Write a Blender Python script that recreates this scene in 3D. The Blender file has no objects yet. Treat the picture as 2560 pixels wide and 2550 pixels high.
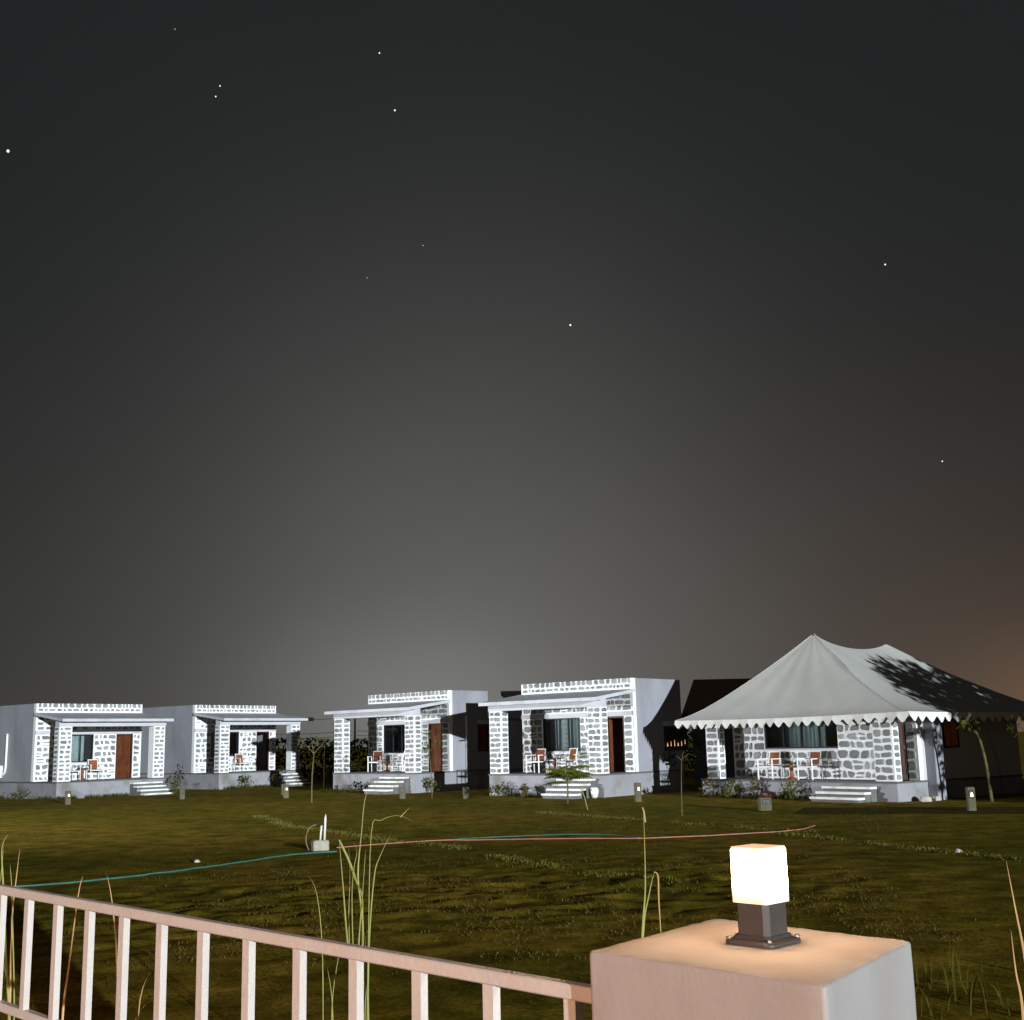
import bpy, math, random
import numpy as np
from mathutils import Vector, Matrix

S = bpy.context.scene
COL = S.collection

# ---------------------------------------------------------------- camera
cam = bpy.data.cameras.new('camera'); cam.sensor_fit = 'HORIZONTAL'; cam.sensor_width = 36.0
cam.lens = 36.0 * 2999.8 / 2560.0; cam.clip_start = 0.05; cam.clip_end = 3000.0
co = bpy.data.objects.new('camera', cam); COL.objects.link(co)
PITCH, ROLL, EYE = 0.19068, 0.02292, 2.05
_F = Vector((0, math.cos(PITCH), math.sin(PITCH))); _U = Vector((0, -math.sin(PITCH), math.cos(PITCH))); _R = Vector((1, 0, 0))
_R2 = _R * math.cos(ROLL) - _U * math.sin(ROLL); _U2 = _R * math.sin(ROLL) + _U * math.cos(ROLL)
co.matrix_world = Matrix(((_R2.x, _U2.x, -_F.x, 0), (_R2.y, _U2.y, -_F.y, 0), (_R2.z, _U2.z, -_F.z, EYE), (0, 0, 0, 1)))
S.camera = co

# ---------------------------------------------------------------- night sky and light
SUN_AZ = (0.46, -0.888)          # the flood of cold light comes from the right behind the camera
SUN_EL = math.radians(5.6)
SUN_STRENGTH = 5.0
world = bpy.data.worlds.new('World'); S.world = world; world.use_nodes = True
nt = world.node_tree; nt.nodes.clear()
def wn(t, **k):
    n = nt.nodes.new(t)
    for a, b in k.items(): setattr(n, a, b)
    return n
def wm(op, a, b=None):
    n = wn('ShaderNodeMath', operation=op)
    for i, v in enumerate((a, b)):
        if v is None: continue
        if isinstance(v, (int, float)): n.inputs[i].default_value = v
        else: nt.links.new(v, n.inputs[i])
    return n.outputs[0]
tc = wn('ShaderNodeTexCoord'); sep = wn('ShaderNodeSeparateXYZ'); nt.links.new(tc.outputs['Generated'], sep.inputs[0])
elv = wm('MULTIPLY', wm('ARCSINE', sep.outputs['Z']), 57.2958)
azm = wm('MULTIPLY', wm('ARCTAN2', sep.outputs['X'], sep.outputs['Y']), 57.2958)
elp = wm('MAXIMUM', elv, 0.0)
def lobe(az0, saz, el0, sel):
    a = wm('DIVIDE', wm('SUBTRACT', azm, az0), saz); e = wm('DIVIDE', wm('SUBTRACT', elp, el0), sel)
    return wm('EXPONENT', wm('MULTIPLY', wm('ADD', wm('MULTIPLY', a, a), wm('MULTIPLY', e, e)), -0.5))
def scol(fac, col):
    n = wn('ShaderNodeVectorMath', operation='SCALE'); n.inputs[0].default_value = col
    if isinstance(fac, (int, float)): n.inputs['Scale'].default_value = fac
    else: nt.links.new(fac, n.inputs['Scale'])
    return n.outputs[0]
def vadd(*vs):
    o = vs[0]
    for v in vs[1:]:
        n = wn('ShaderNodeVectorMath', operation='ADD'); nt.links.new(o, n.inputs[0]); nt.links.new(v, n.inputs[1]); o = n.outputs[0]
    return o
base = scol(1.0, (0.0130, 0.0142, 0.0150))
hor = scol(wm('EXPONENT', wm('MULTIPLY', elp, -1 / 12.0)), (0.024, 0.0215, 0.016))
glow = scol(lobe(-2.0, 10.2, 0.0, 12.8), (0.102, 0.100, 0.094))
low = scol(lobe(-5.2, 4.6, 2.2, 2.4), (0.052, 0.058, 0.060))
town = scol(lobe(25.5, 4.2, 0.0, 2.8), (0.085, 0.042, 0.016))
town2 = scol(lobe(20.0, 9.0, 3.0, 7.0), (0.020, 0.008, 0.004))
nz = wn('ShaderNodeTexNoise'); nz.inputs['Scale'].default_value = 2.2; nz.inputs['Detail'].default_value = 6; nz.inputs['Roughness'].default_value = 0.62
nt.links.new(tc.outputs['Generated'], nz.inputs['Vector'])
nzf = wm('ADD', wm('MULTIPLY', nz.outputs[0], 0.30), 0.85)
tot = vadd(base, hor, glow, low, town, town2)
vs = wn('ShaderNodeVectorMath', operation='SCALE'); nt.links.new(tot, vs.inputs[0]); nt.links.new(nzf, vs.inputs['Scale'])
sky = wn('ShaderNodeTexSky'); sky.sky_type = 'NISHITA'; sky.sun_disc = False
sky.sun_elevation = SUN_EL; sky.sun_rotation = math.atan2(SUN_AZ[0], SUN_AZ[1])
skys = wn('ShaderNodeVectorMath', operation='SCALE'); nt.links.new(sky.outputs[0], skys.inputs[0]); skys.inputs['Scale'].default_value = 0.0006
bg = wn('ShaderNodeBackground'); bg.inputs['Strength'].default_value = 1.0
nt.links.new(vadd(vs.outputs[0], skys.outputs[0]), bg.inputs['Color'])
wo = wn('ShaderNodeOutputWorld'); nt.links.new(bg.outputs[0], wo.inputs['Surface'])

sl = bpy.data.lights.new('sun', 'SUN'); sl.energy = SUN_STRENGTH; sl.angle = math.radians(0.45); sl.color = (0.90, 0.97, 1.0)
so = bpy.data.objects.new('sun', sl); COL.objects.link(so)
_d = -Vector((SUN_AZ[0] * math.cos(SUN_EL), SUN_AZ[1] * math.cos(SUN_EL), math.sin(SUN_EL)))
so.rotation_euler = _d.to_track_quat('-Z', 'Y').to_euler(); so.location = (40, -50, 25)

vw = S.view_settings
S.display_settings.display_device = 'sRGB'; vw.view_transform = 'Standard'; vw.look = 'None'; vw.exposure = 0.0; vw.gamma = 1.0
try: vw.use_curve_mapping = False
except Exception: pass
S.render.engine = 'CYCLES'
S.cycles.max_bounces = 5; S.cycles.diffuse_bounces = 3; S.cycles.glossy_bounces = 2; S.cycles.transparent_max_bounces = 8
S.cycles.sample_clamp_indirect = 4.0; S.cycles.sample_clamp_direct = 20.0
S.cycles.use_denoising = True

# ---------------------------------------------------------------- materials
MATS = {}
def mat(name, col, rough=0.8, var=0.0, vscale=4.0, bump=0.0, bscale=40.0, metal=0.0, col2=None, objvar=0.0, coat=0.0, emit=None, estr=0.0, stain=None, spec=0.35):
    if name in MATS: return MATS[name]
    m = bpy.data.materials.new(name); m.use_nodes = True; t = m.node_tree; b = t.nodes['Principled BSDF']
    b.inputs['Roughness'].default_value = rough; b.inputs['Metallic'].default_value = metal
    b.inputs['Specular IOR Level'].default_value = spec
    if coat: b.inputs['Coat Weight'].default_value = coat
    b.inputs['Base Color'].default_value = (*col, 1)
    g = t.nodes.new('ShaderNodeNewGeometry') if False else None
    tcn = t.nodes.new('ShaderNodeTexCoord')
    out = None
    if var or col2:
        n = t.nodes.new('ShaderNodeTexNoise'); n.inputs['Scale'].default_value = vscale; n.inputs['Detail'].default_value = 6; n.inputs['Roughness'].default_value = 0.65
        t.links.new(tcn.outputs['Object'], n.inputs['Vector'])
        r = t.nodes.new('ShaderNodeValToRGB')
        c2 = col2 if col2 else tuple(c * (1 - var) for c in col); c1 = col if col2 else tuple(min(1, c * (1 + var)) for c in col)
        r.color_ramp.elements[0].position = 0.32; r.color_ramp.elements[0].color = (*c2, 1)
        r.color_ramp.elements[1].position = 0.68; r.color_ramp.elements[1].color = (*c1, 1)
        t.links.new(n.outputs[0], r.inputs[0]); out = r.outputs[0]
    if stain:
        n2 = t.nodes.new('ShaderNodeTexNoise'); n2.inputs['Scale'].default_value = stain[1]; n2.inputs['Detail'].default_value = 5
        mp = t.nodes.new('ShaderNodeMapping'); mp.inputs['Scale'].default_value = stain[3] if len(stain) > 3 else (1, 1, 1)
        t.links.new(tcn.outputs['Object'], mp.inputs[0]); t.links.new(mp.outputs[0], n2.inputs['Vector'])
        r2 = t.nodes.new('ShaderNodeValToRGB'); r2.color_ramp.elements[0].position = 0.50; r2.color_ramp.elements[0].color = (0, 0, 0, 1)
        r2.color_ramp.elements[1].position = 0.72; r2.color_ramp.elements[1].color = (stain[2],) * 3 + (1,)
        t.links.new(n2.outputs[0], r2.inputs[0])
        mx = t.nodes.new('ShaderNodeMix'); mx.data_type = 'RGBA'; t.links.new(r2.outputs[0], mx.inputs[0])
        if out: t.links.new(out, mx.inputs[6])
        else: mx.inputs[6].default_value = (*col, 1)
        mx.inputs[7].default_value = (*stain[0], 1); out = mx.outputs[2]
    if objvar:
        oi = t.nodes.new('ShaderNodeObjectInfo'); mr = t.nodes.new('ShaderNodeMapRange'); mr.inputs[3].default_value = 1 - objvar; mr.inputs[4].default_value = 1 + objvar
        t.links.new(oi.outputs['Random'], mr.inputs[0])
        hs = t.nodes.new('ShaderNodeHueSaturation'); t.links.new(mr.outputs[0], hs.inputs['Value'])
        if out: t.links.new(out, hs.inputs['Color'])
        else: hs.inputs['Color'].default_value = (*col, 1)
        out = hs.outputs[0]
    if out: t.links.new(out, b.inputs['Base Color'])
    if bump:
        n = t.nodes.new('ShaderNodeTexNoise'); n.inputs['Scale'].default_value = bscale; n.inputs['Detail'].default_value = 5
        t.links.new(tcn.outputs['Object'], n.inputs['Vector'])
        bp = t.nodes.new('ShaderNodeBump'); bp.inputs['Strength'].default_value = bump; bp.inputs['Distance'].default_value = 0.02
        t.links.new(n.outputs[0], bp.inputs['Height']); t.links.new(bp.outputs[0], b.inputs['Normal'])
    if emit:
        b.inputs['Emission Color'].default_value = (*emit, 1); b.inputs['Emission Strength'].default_value = estr
    MATS[name] = m
    return m
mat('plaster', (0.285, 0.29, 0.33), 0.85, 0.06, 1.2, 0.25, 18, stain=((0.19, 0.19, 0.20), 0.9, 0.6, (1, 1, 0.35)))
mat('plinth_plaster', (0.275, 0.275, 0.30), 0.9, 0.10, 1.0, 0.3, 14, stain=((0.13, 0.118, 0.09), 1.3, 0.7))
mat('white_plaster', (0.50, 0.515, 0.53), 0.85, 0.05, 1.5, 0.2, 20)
mat('mortar', (0.78, 0.79, 0.80), 0.85, 0.06, 6.0, 0.35, 30)
mat('stone', (0.225, 0.235, 0.235), 0.9, 0.16, 7.0, 0.4, 22, objvar=0.34)
mat('slab', (0.50, 0.51, 0.55), 0.8, 0.05, 1.5, 0.2, 16, stain=((0.28, 0.28, 0.30), 1.1, 0.5))
mat('floor_edge', (0.10, 0.10, 0.105), 0.7, 0.15, 3)
mat('tread', (0.76, 0.77, 0.76), 0.8, 0.10, 3, 0.2, 20, stain=((0.25, 0.23, 0.18), 2.0, 0.6))
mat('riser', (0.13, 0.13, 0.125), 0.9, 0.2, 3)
mat('door_wood', (0.105, 0.030, 0.009), 0.45, 0.3, 3.0, 0.1, 20, stain=((0.04, 0.009, 0.004), 2.5, 0.8, (6, 6, 0.6)))
mat('wood_dark', (0.05, 0.015, 0.008), 0.5)
mat('window_frame', (0.015, 0.016, 0.02), 0.35)
mat('curtain', (0.36, 0.385, 0.365), 0.9, 0.12, 3)
mat('curtain_red', (0.16, 0.028, 0.012), 0.9, 0.2, 3)
mat('curtain_orange', (0.42, 0.14, 0.012), 0.9, 0.25, 4)
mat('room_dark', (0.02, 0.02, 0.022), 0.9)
mat('canvas', (0.45, 0.45, 0.43), 0.85, 0.05, 1.4, 0.15, 60, stain=((0.40, 0.39, 0.36), 0.8, 0.4))
mat('valance', (0.70, 0.69, 0.66), 0.85, 0.05, 2.0)
mat('metal_white', (0.74, 0.75, 0.74), 0.4)
mat('chair_brown', (0.23, 0.062, 0.018), 0.7, 0.2, 8)
mat('dark_metal', (0.03, 0.03, 0.032), 0.45)
mat('rail_paint', (0.52, 0.50, 0.48), 0.38, 0.05, 7, 0.08, 60, stain=((0.50, 0.42, 0.36), 5.0, 0.35))
mat('post_plaster', (0.335, 0.32, 0.31), 0.9, 0.04, 9.0, 0.05, 90, stain=((0.29, 0.255, 0.235), 7.0, 0.5, (1, 1, 0.25)))
mat('lamp_body', (0.055, 0.048, 0.046), 0.42)
mat('screw_metal', (0.6, 0.6, 0.6), 0.3, metal=1.0)
mat('concrete', (0.36, 0.34, 0.28), 0.9, 0.2, 9, 0.6, 40)
mat('bollard_concrete', (0.095, 0.088, 0.055), 0.9, 0.2, 6, 0.4, 30)
mat('pvc', (0.74, 0.72, 0.66), 0.4)
mat('hose_teal', (0.035, 0.145, 0.11), 0.5, 0.25, 6)
mat('hose_pink', (0.40, 0.16, 0.12), 0.5, 0.25, 5)
mat('wire_brown', (0.24, 0.15, 0.09), 0.6)
mat('bark', (0.095, 0.082, 0.030), 0.9, 0.25, 14)
mat('leaf', (0.052, 0.060, 0.007), 0.8, 0.35, 5, spec=0.2)
mat('leaf_dry', (0.070, 0.050, 0.012), 0.9, 0.35, 5)
mat('leaf_bright', (0.13, 0.15, 0.014), 0.7, 0.3, 5, spec=0.2)
mat('leaf_dark', (0.0035, 0.0042, 0.0025), 1.0, 0.4, 3, spec=0.0)
mat('reed', (0.31, 0.32, 0.09), 0.6, 0.2, 4, col2=(0.16, 0.19, 0.035))
mat('reed_dry', (0.42, 0.27, 0.11), 0.6, 0.2, 4)
mat('grass', (0.036, 0.031, 0.004), 0.9, 0.4, 0.8, spec=0.02)
mat('stubble', (0.085, 0.062, 0.016), 0.9, 0.4, 2.0, spec=0.02)
mat('weed', (0.045, 0.048, 0.006), 0.9, 0.4, 2.0, spec=0.05)
mat('grass_pale', (0.115, 0.108, 0.022), 0.9, 0.3, 1.5, spec=0.05)
mat('rock', (0.22, 0.20, 0.13), 0.9, 0.3, 6, 0.5, 20)
mat('shade_brown', (0.004, 0.0022, 0.0016), 1.0, spec=0.0)  # near-black brown, shade put into the colour
mat('pole_dark', (0.007, 0.006, 0.0055), 0.95, spec=0.05)
mat('lamp_spot', (0.8, 0.7, 0.5), 0.4, emit=(1.0, 0.72, 0.35), estr=9.0)
mat('fairy', (0.8, 0.6, 0.4), 0.4, emit=(1.0, 0.50, 0.20), estr=1.4)
mat('lamp_glow', (0.85, 0.8, 0.7), 0.4, emit=(1.0, 0.60, 0.33), estr=95.0)
mat('lamp_rim', (0.80, 0.66, 0.5), 0.4, emit=(1.0, 0.60, 0.33), estr=0.75)
mat('star_light', (0, 0, 0), 1.0, emit=(0.95, 0.97, 1.0), estr=1.3)
mat('star_faint', (0, 0, 0), 1.0, emit=(0.95, 0.95, 0.95), estr=0.5)
mat('rubble_white', (0.42, 0.41, 0.36), 0.9, 0.2, 4)

def glass_mat():
    m = bpy.data.materials.new('window_glass'); m.use_nodes = True; t = m.node_tree; t.nodes.clear()
    o = t.nodes.new('ShaderNodeOutputMaterial'); tr = t.nodes.new('ShaderNodeBsdfTransparent'); gl = t.nodes.new('ShaderNodeBsdfGlossy'); gl.inputs['Roughness'].default_value = 0.05
    tr.inputs['Color'].default_value = (0.86, 0.92, 0.94, 1)
    fr = t.nodes.new('ShaderNodeFresnel'); fr.inputs[0].default_value = 1.5
    mx = t.nodes.new('ShaderNodeMixShader'); t.links.new(fr.outputs[0], mx.inputs[0]); t.links.new(tr.outputs[0], mx.inputs[1]); t.links.new(gl.outputs[0], mx.inputs[2])
    t.links.new(mx.outputs[0], o.inputs[0]); MATS['window_glass'] = m
glass_mat()

def diffuser_mat():
    # opal shade: the bulb sits high, so its foot glows less
    m = MATS['lamp_glow']; t = m.node_tree; b = t.nodes['Principled BSDF']; tc_ = t.nodes.new('ShaderNodeTexCoord'); sp = t.nodes.new('ShaderNodeSeparateXYZ'); mr = t.nodes.new('ShaderNodeMapRange')
    t.links.new(tc_.outputs['Object'], sp.inputs[0]); t.links.new(sp.outputs[2], mr.inputs[0])
    mr.inputs[1].default_value = 0.080; mr.inputs[2].default_value = 0.135; mr.inputs[3].default_value = 0.0; mr.inputs[4].default_value = 1.0
    pw = t.nodes.new('ShaderNodeMath'); pw.operation = 'POWER'; t.links.new(mr.outputs[0], pw.inputs[0]); pw.inputs[1].default_value = 3.2
    ml = t.nodes.new('ShaderNodeMath'); ml.operation = 'MULTIPLY_ADD'; t.links.new(pw.outputs[0], ml.inputs[0]); ml.inputs[1].default_value = 165.0; ml.inputs[2].default_value = 0.72
    t.links.new(ml.outputs[0], b.inputs['Emission Strength'])
diffuser_mat()

# ---------------------------------------------------------------- helpers
def link(name, me, parent=None, loc=None):
    o = bpy.data.objects.new(name, me); COL.objects.link(o)
    if parent is not None: o.parent = parent
    if loc is not None: o.location = loc
    return o
def tag(o, label=None, cat=None, group=None, kind=None):
    if label: o['label'] = label
    if cat: o['category'] = cat
    if group: o['group'] = group
    if kind: o['kind'] = kind
    return o
def thing(name, label, cat, loc=(0, 0, 0), rz=0.0, group=None):
    o = link(name, None, None, loc); o.rotation_euler = (0, 0, rz); o.empty_display_size = 0.2
    return tag(o, label, cat, group)
class MB:
    def __init__(s): s.v = []; s.f = []
    def add(s, vs, fs):
        k = len(s.v); s.v += [tuple(v) for v in vs]; s.f += [tuple(i + k for i in f) for f in fs]; return s
    def box(s, x0, x1, y0, y1, z0, z1):
        return s.add([(x0, y0, z0), (x1, y0, z0), (x1, y1, z0), (x0, y1, z0), (x0, y0, z1), (x1, y0, z1), (x1, y1, z1), (x0, y1, z1)],
                     [(0, 3, 2, 1), (4, 5, 6, 7), (0, 1, 5, 4), (1, 2, 6, 5), (2, 3, 7, 6), (3, 0, 4, 7)])
    def bbox(s, x0, x1, y0, y1, z0, z1, b=0.01):
        # box with chamfered vertical and horizontal edges (three stacked rings)
        def ring(z, i, c):
            return [(x0 + i + c, y0 + i, z), (x1 - i - c, y0 + i, z), (x1 - i, y0 + i + c, z), (x1 - i, y1 - i - c, z), (x1 - i - c, y1 - i, z), (x0 + i + c, y1 - i, z), (x0 + i, y1 - i - c, z), (x0 + i, y0 + i + c, z)]
        R = [ring(z0, b, b), ring(z0 + b, 0, b), ring(z1 - b, 0, b), ring(z1, b, b)]
        k = len(s.v)
        for r in R: s.v += r
        for j in range(3):
            for i in range(8):
                a = k + j * 8 + i; c = k + j * 8 + (i + 1) % 8
                s.f.append((a, c, c + 8, a + 8))
        s.f.append(tuple(k + i for i in range(7, -1, -1))); s.f.append(tuple(k + 24 + i for i in range(8)))
        return s
    def prism(s, poly, y0, y1):            # poly in (x,z), extruded along y
        n = len(poly); vs = [(p[0], y0, p[1]) for p in poly] + [(p[0], y1, p[1]) for p in poly]
        return s.add(vs, [tuple(range(n)), tuple(range(2 * n - 1, n - 1, -1))] + [(i, i + n, (i + 1) % n + n, (i + 1) % n) for i in range(n)])
    def prismx(s, poly, x0, x1):           # poly in (y,z), extruded along x
        n = len(poly); vs = [(x0, p[0], p[1]) for p in poly] + [(x1, p[0], p[1]) for p in poly]
        return s.add(vs, [tuple(range(n - 1, -1, -1)), tuple(range(n, 2 * n))] + [(i, (i + 1) % n, (i + 1) % n + n, i + n) for i in range(n)])
    def tube(s, pts, r, n=6):
        pts = [Vector(p) for p in pts]; rs = r if isinstance(r, (list, tuple)) else [r] * len(pts)
        k = len(s.v); up = Vector((0, 0, 1))
        for i, p in enumerate(pts):
            d = (pts[min(i + 1, len(pts) - 1)] - pts[max(i - 1, 0)]).normalized()
            a = d.cross(up if abs(d.z) < 0.95 else Vector((1, 0, 0))).normalized(); b = a.cross(d)
            for j in range(n):
                t = 2 * math.pi * j / n; s.v.append(tuple(p + (a * math.cos(t) + b * math.sin(t)) * rs[i]))
        for i in range(len(pts) - 1):
            for j in range(n):
                s.f.append((k + i * n + j, k + i * n + (j + 1) % n, k + (i + 1) * n + (j + 1) % n, k + (i + 1) * n + j))
        s.f.append(tuple(k + j for j in range(n - 1, -1, -1))); e = k + (len(pts) - 1) * n; s.f.append(tuple(e + j for j in range(n)))
        return s
    def bar(s, a, b, w, h=None):           # square bar between points
        h = h or w; a = Vector(a); b = Vector(b); d = (b - a).normalized()
        u = d.cross(Vector((0, 0, 1)) if abs(d.z) < 0.95 else Vector((0, 1, 0))).normalized(); q = u.cross(d)
        vs = [tuple(p + u * (i * w / 2) + q * (j * h / 2)) for p in (a, b) for i, j in ((-1, -1), (1, -1), (1, 1), (-1, 1))]
        return s.add(vs, [(0, 1, 2, 3), (7, 6, 5, 4), (0, 4, 5, 1), (1, 5, 6, 2), (2, 6, 7, 3), (3, 7, 4, 0)])
    def ribbon(s, pts, w, face=(0, -1, 0)):    # leaf blade: V-section strip tapering to a tip
        pts = [Vector(p) for p in pts]; n = len(pts); k = len(s.v); f = Vector(face)
        for i, p in enumerate(pts):
            d = (pts[min(i + 1, n - 1)] - pts[max(i - 1, 0)]).normalized(); a = d.cross(f)
            a = a.normalized() if a.length > 1e-4 else Vector((1, 0, 0))
            t = i / (n - 1); ww = w * (0.75 + 0.5 * t if t < 0.4 else 0.95 * (1 - (t - 0.4) / 0.6) ** 0.8 + 0.03) * 0.5
            s.v += [tuple(p - a * ww), tuple(p + f * ww * 0.35), tuple(p + a * ww)]
        for i in range(n - 1):
            o = k + i * 3
            s.f += [(o, o + 1, o + 4, o + 3), (o + 1, o + 2, o + 5, o + 4)]
        return s
    def mesh(s, name):
        me = bpy.data.meshes.new(name); me.from_pydata(s.v, [], s.f); me.update(); return me
    def build(s, name, m, parent=None, smooth=False, loc=None):
        me = s.mesh(name); me.materials.append(MATS[m])
        if smooth:
            me.polygons.foreach_set('use_smooth', [True] * len(me.polygons))
        return link(name, me, parent, loc)

def smooth_path(pts, sub=4):
    P = [Vector(p) for p in pts]
    if len(P) < 3: return P
    out = []
    for i in range(len(P) - 1):
        p0 = P[max(i - 1, 0)]; p1 = P[i]; p2 = P[i + 1]; p3 = P[min(i + 2, len(P) - 1)]
        for j in range(sub):
            t = j / sub
            out.append(0.5 * ((2 * p1) + (p2 - p0) * t + (2 * p0 - 5 * p1 + 4 * p2 - p3) * t * t + (3 * p1 - p0 - 3 * p2 + p3) * t ** 3))
    out.append(P[-1]); return out

# value noise
class VN:
    def __init__(s, seed): s.g = np.random.default_rng(seed).random((256, 256))
    def __call__(s, x, y):
        xi = np.floor(x).astype(int); yi = np.floor(y).astype(int); fx = x - xi; fy = y - yi
        fx = fx * fx * (3 - 2 * fx); fy = fy * fy * (3 - 2 * fy); g = s.g
        a = g[xi % 256, yi % 256]; b = g[(xi + 1) % 256, yi % 256]; c = g[xi % 256, (yi + 1) % 256]; d = g[(xi + 1) % 256, (yi + 1) % 256]
        return (a * (1 - fx) + b * fx) * (1 - fy) + (c * (1 - fx) + d * fx) * fy - 0.5
_vn = VN(3)
def fbm(x, y, f, o=4):
    t = 0; a = 1.0
    for i in range(o): t = t + a * _vn(x * f + 17.3 * i, y * f + 9.1 * i); f *= 2.03; a *= 0.5
    return t
def ground_z(x, y):
    x = np.asarray(x, float); y = np.asarray(y, float)
    w = np.clip((y - 3.2) / 2, 0, 1) * np.clip((33 - y) / 5, 0, 1) * np.clip((15.5 - np.abs(x)) / 2, 0, 1)
    clod = np.clip(1 - np.abs(y - 17.5 - 0.25 * x) / 6.5, 0, 1) * np.clip((7.5 - np.abs(x + 1.0)) / 3, 0, 1)
    z = 0.04 * fbm(x, y, 0.22, 2) + 0.010 * fbm(x, y, 1.1, 3) + clod * (0.070 * np.abs(fbm(x + 40, y, 1.9, 3)) + 0.055 * fbm(x, y + 30, 3.6, 3))
    return w * z
def gz(x, y): return float(ground_z(np.array([x]), np.array([y]))[0])

# ---------------------------------------------------------------- ground
def ground_mat():
    m = bpy.data.materials.new('soil_and_turf'); m.use_nodes = True; t = m.node_tree; b = t.nodes['Principled BSDF']
    b.inputs['Roughness'].default_value = 0.95; b.inputs['Specular IOR Level'].default_value = 0.02
    tcn = t.nodes.new('ShaderNodeTexCoord')
    def noise(sc, det, ro=0.6):
        n = t.nodes.new('ShaderNodeTexNoise'); n.inputs['Scale'].default_value = sc; n.inputs['Detail'].default_value = det; n.inputs['Roughness'].default_value = ro
        t.links.new(tcn.outputs['Object'], n.inputs['Vector']); return n.outputs[0]
    def ramp(i, st):
        r = t.nodes.new('ShaderNodeValToRGB'); e = r.color_ramp.elements
        e[0].position, e[0].color = st[0][0], (*st[0][1], 1); e[1].position, e[1].color = st[-1][0], (*st[-1][1], 1)
        for p, c in st[1:-1]:
            x = e.new(p); x.color = (*c, 1)
        t.links.new(i, r.inputs[0]); return r.outputs[0]
    big = ramp(noise(0.16, 4), [(0.34, (0.290, 0.190, 0.024)), (0.50, (0.225, 0.170, 0.015)), (0.66, (0.150, 0.145, 0.013))])
    mid = ramp(noise(1.6, 6, 0.7), [(0.30, (0.34, 0.33, 0.30)), (0.48, (0.88, 0.88, 0.88)), (0.68, (1.65, 1.52, 1.9))])
    fine = ramp(noise(22, 4, 0.75), [(0.33, (0.45, 0.45, 0.45)), (0.68, (1.45, 1.45, 1.5))])
    def mul(a, c):
        mx = t.nodes.new('ShaderNodeMix'); mx.data_type = 'RGBA'; mx.blend_type = 'MULTIPLY'; mx.inputs[0].default_value = 1.0
        t.links.new(a, mx.inputs[6]); t.links.new(c, mx.inputs[7]); return mx.outputs[2]
    t.links.new(mul(mul(big, mid), fine), b.inputs['Base Color'])
    bp = t.nodes.new('ShaderNodeBump'); bp.inputs['Strength'].default_value = 0.14; bp.inputs['Distance'].default_value = 0.05
    t.links.new(noise(9, 8, 0.7), bp.inputs['Height']); t.links.new(bp.outputs[0], b.inputs['Normal'])
    MATS['ground'] = m
ground_mat()
def build_ground():
    xs = np.arange(-16, 16.01, 0.125); ys = np.arange(3.0, 34.01, 0.125)
    X, Y = np.meshgrid(xs, ys); Z = ground_z(X, Y); nx, ny = len(xs), len(ys)
    V = np.stack([X.ravel(), Y.ravel(), Z.ravel()], 1).tolist()
    idx = np.arange(nx * ny).reshape(ny, nx)
    F = np.stack([idx[:-1, :-1].ravel(), idx[:-1, 1:].ravel(), idx[1:, 1:].ravel(), idx[1:, :-1].ravel()], 1).tolist()
    # outer apron: rim vertices joined to far corners, all in one sheet
    bl, br, tr, tl = idx[0, 0], idx[0, -1], idx[-1, -1], idx[-1, 0]
    k = len(V); B = 1400.0
    V += [[-B, -B, 0], [B, -B, 0], [B, B, 0], [-B, B, 0]]
    F += [[k, k + 1] + idx[0, ::-1].tolist(), [k + 1, k + 2] + idx[::-1, -1].tolist(), [k + 2, k + 3] + idx[-1, :].tolist(), [k + 3, k] + idx[:, 0].tolist()]
    me = bpy.data.meshes.new('ground'); me.from_pydata(V, [], F); me.update(); me.materials.append(MATS['ground'])
    me.polygons.foreach_set('use_smooth', [True] * len(me.polygons))
    o = link('ground', me); tag(o, 'dark olive field of bare soil and thin turf', None, None, 'structure')
build_ground()
mat('path_grey', (0.085, 0.068, 0.024), 1.0, 0.25, 2.0, 0.4, 25, spec=0.0)
pm = MB()   # earth path past the tent cottage
pm.add([(7.2, 32.6, 0.006), (40, 21.0, 0.006), (40, 25.0, 0.006), (8.2, 35.4, 0.006)], [(0, 1, 2, 3)])
tag(pm.build('path', 'path_grey'), 'grey earth path in front of the tent cottage', None, None, 'structure')

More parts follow.
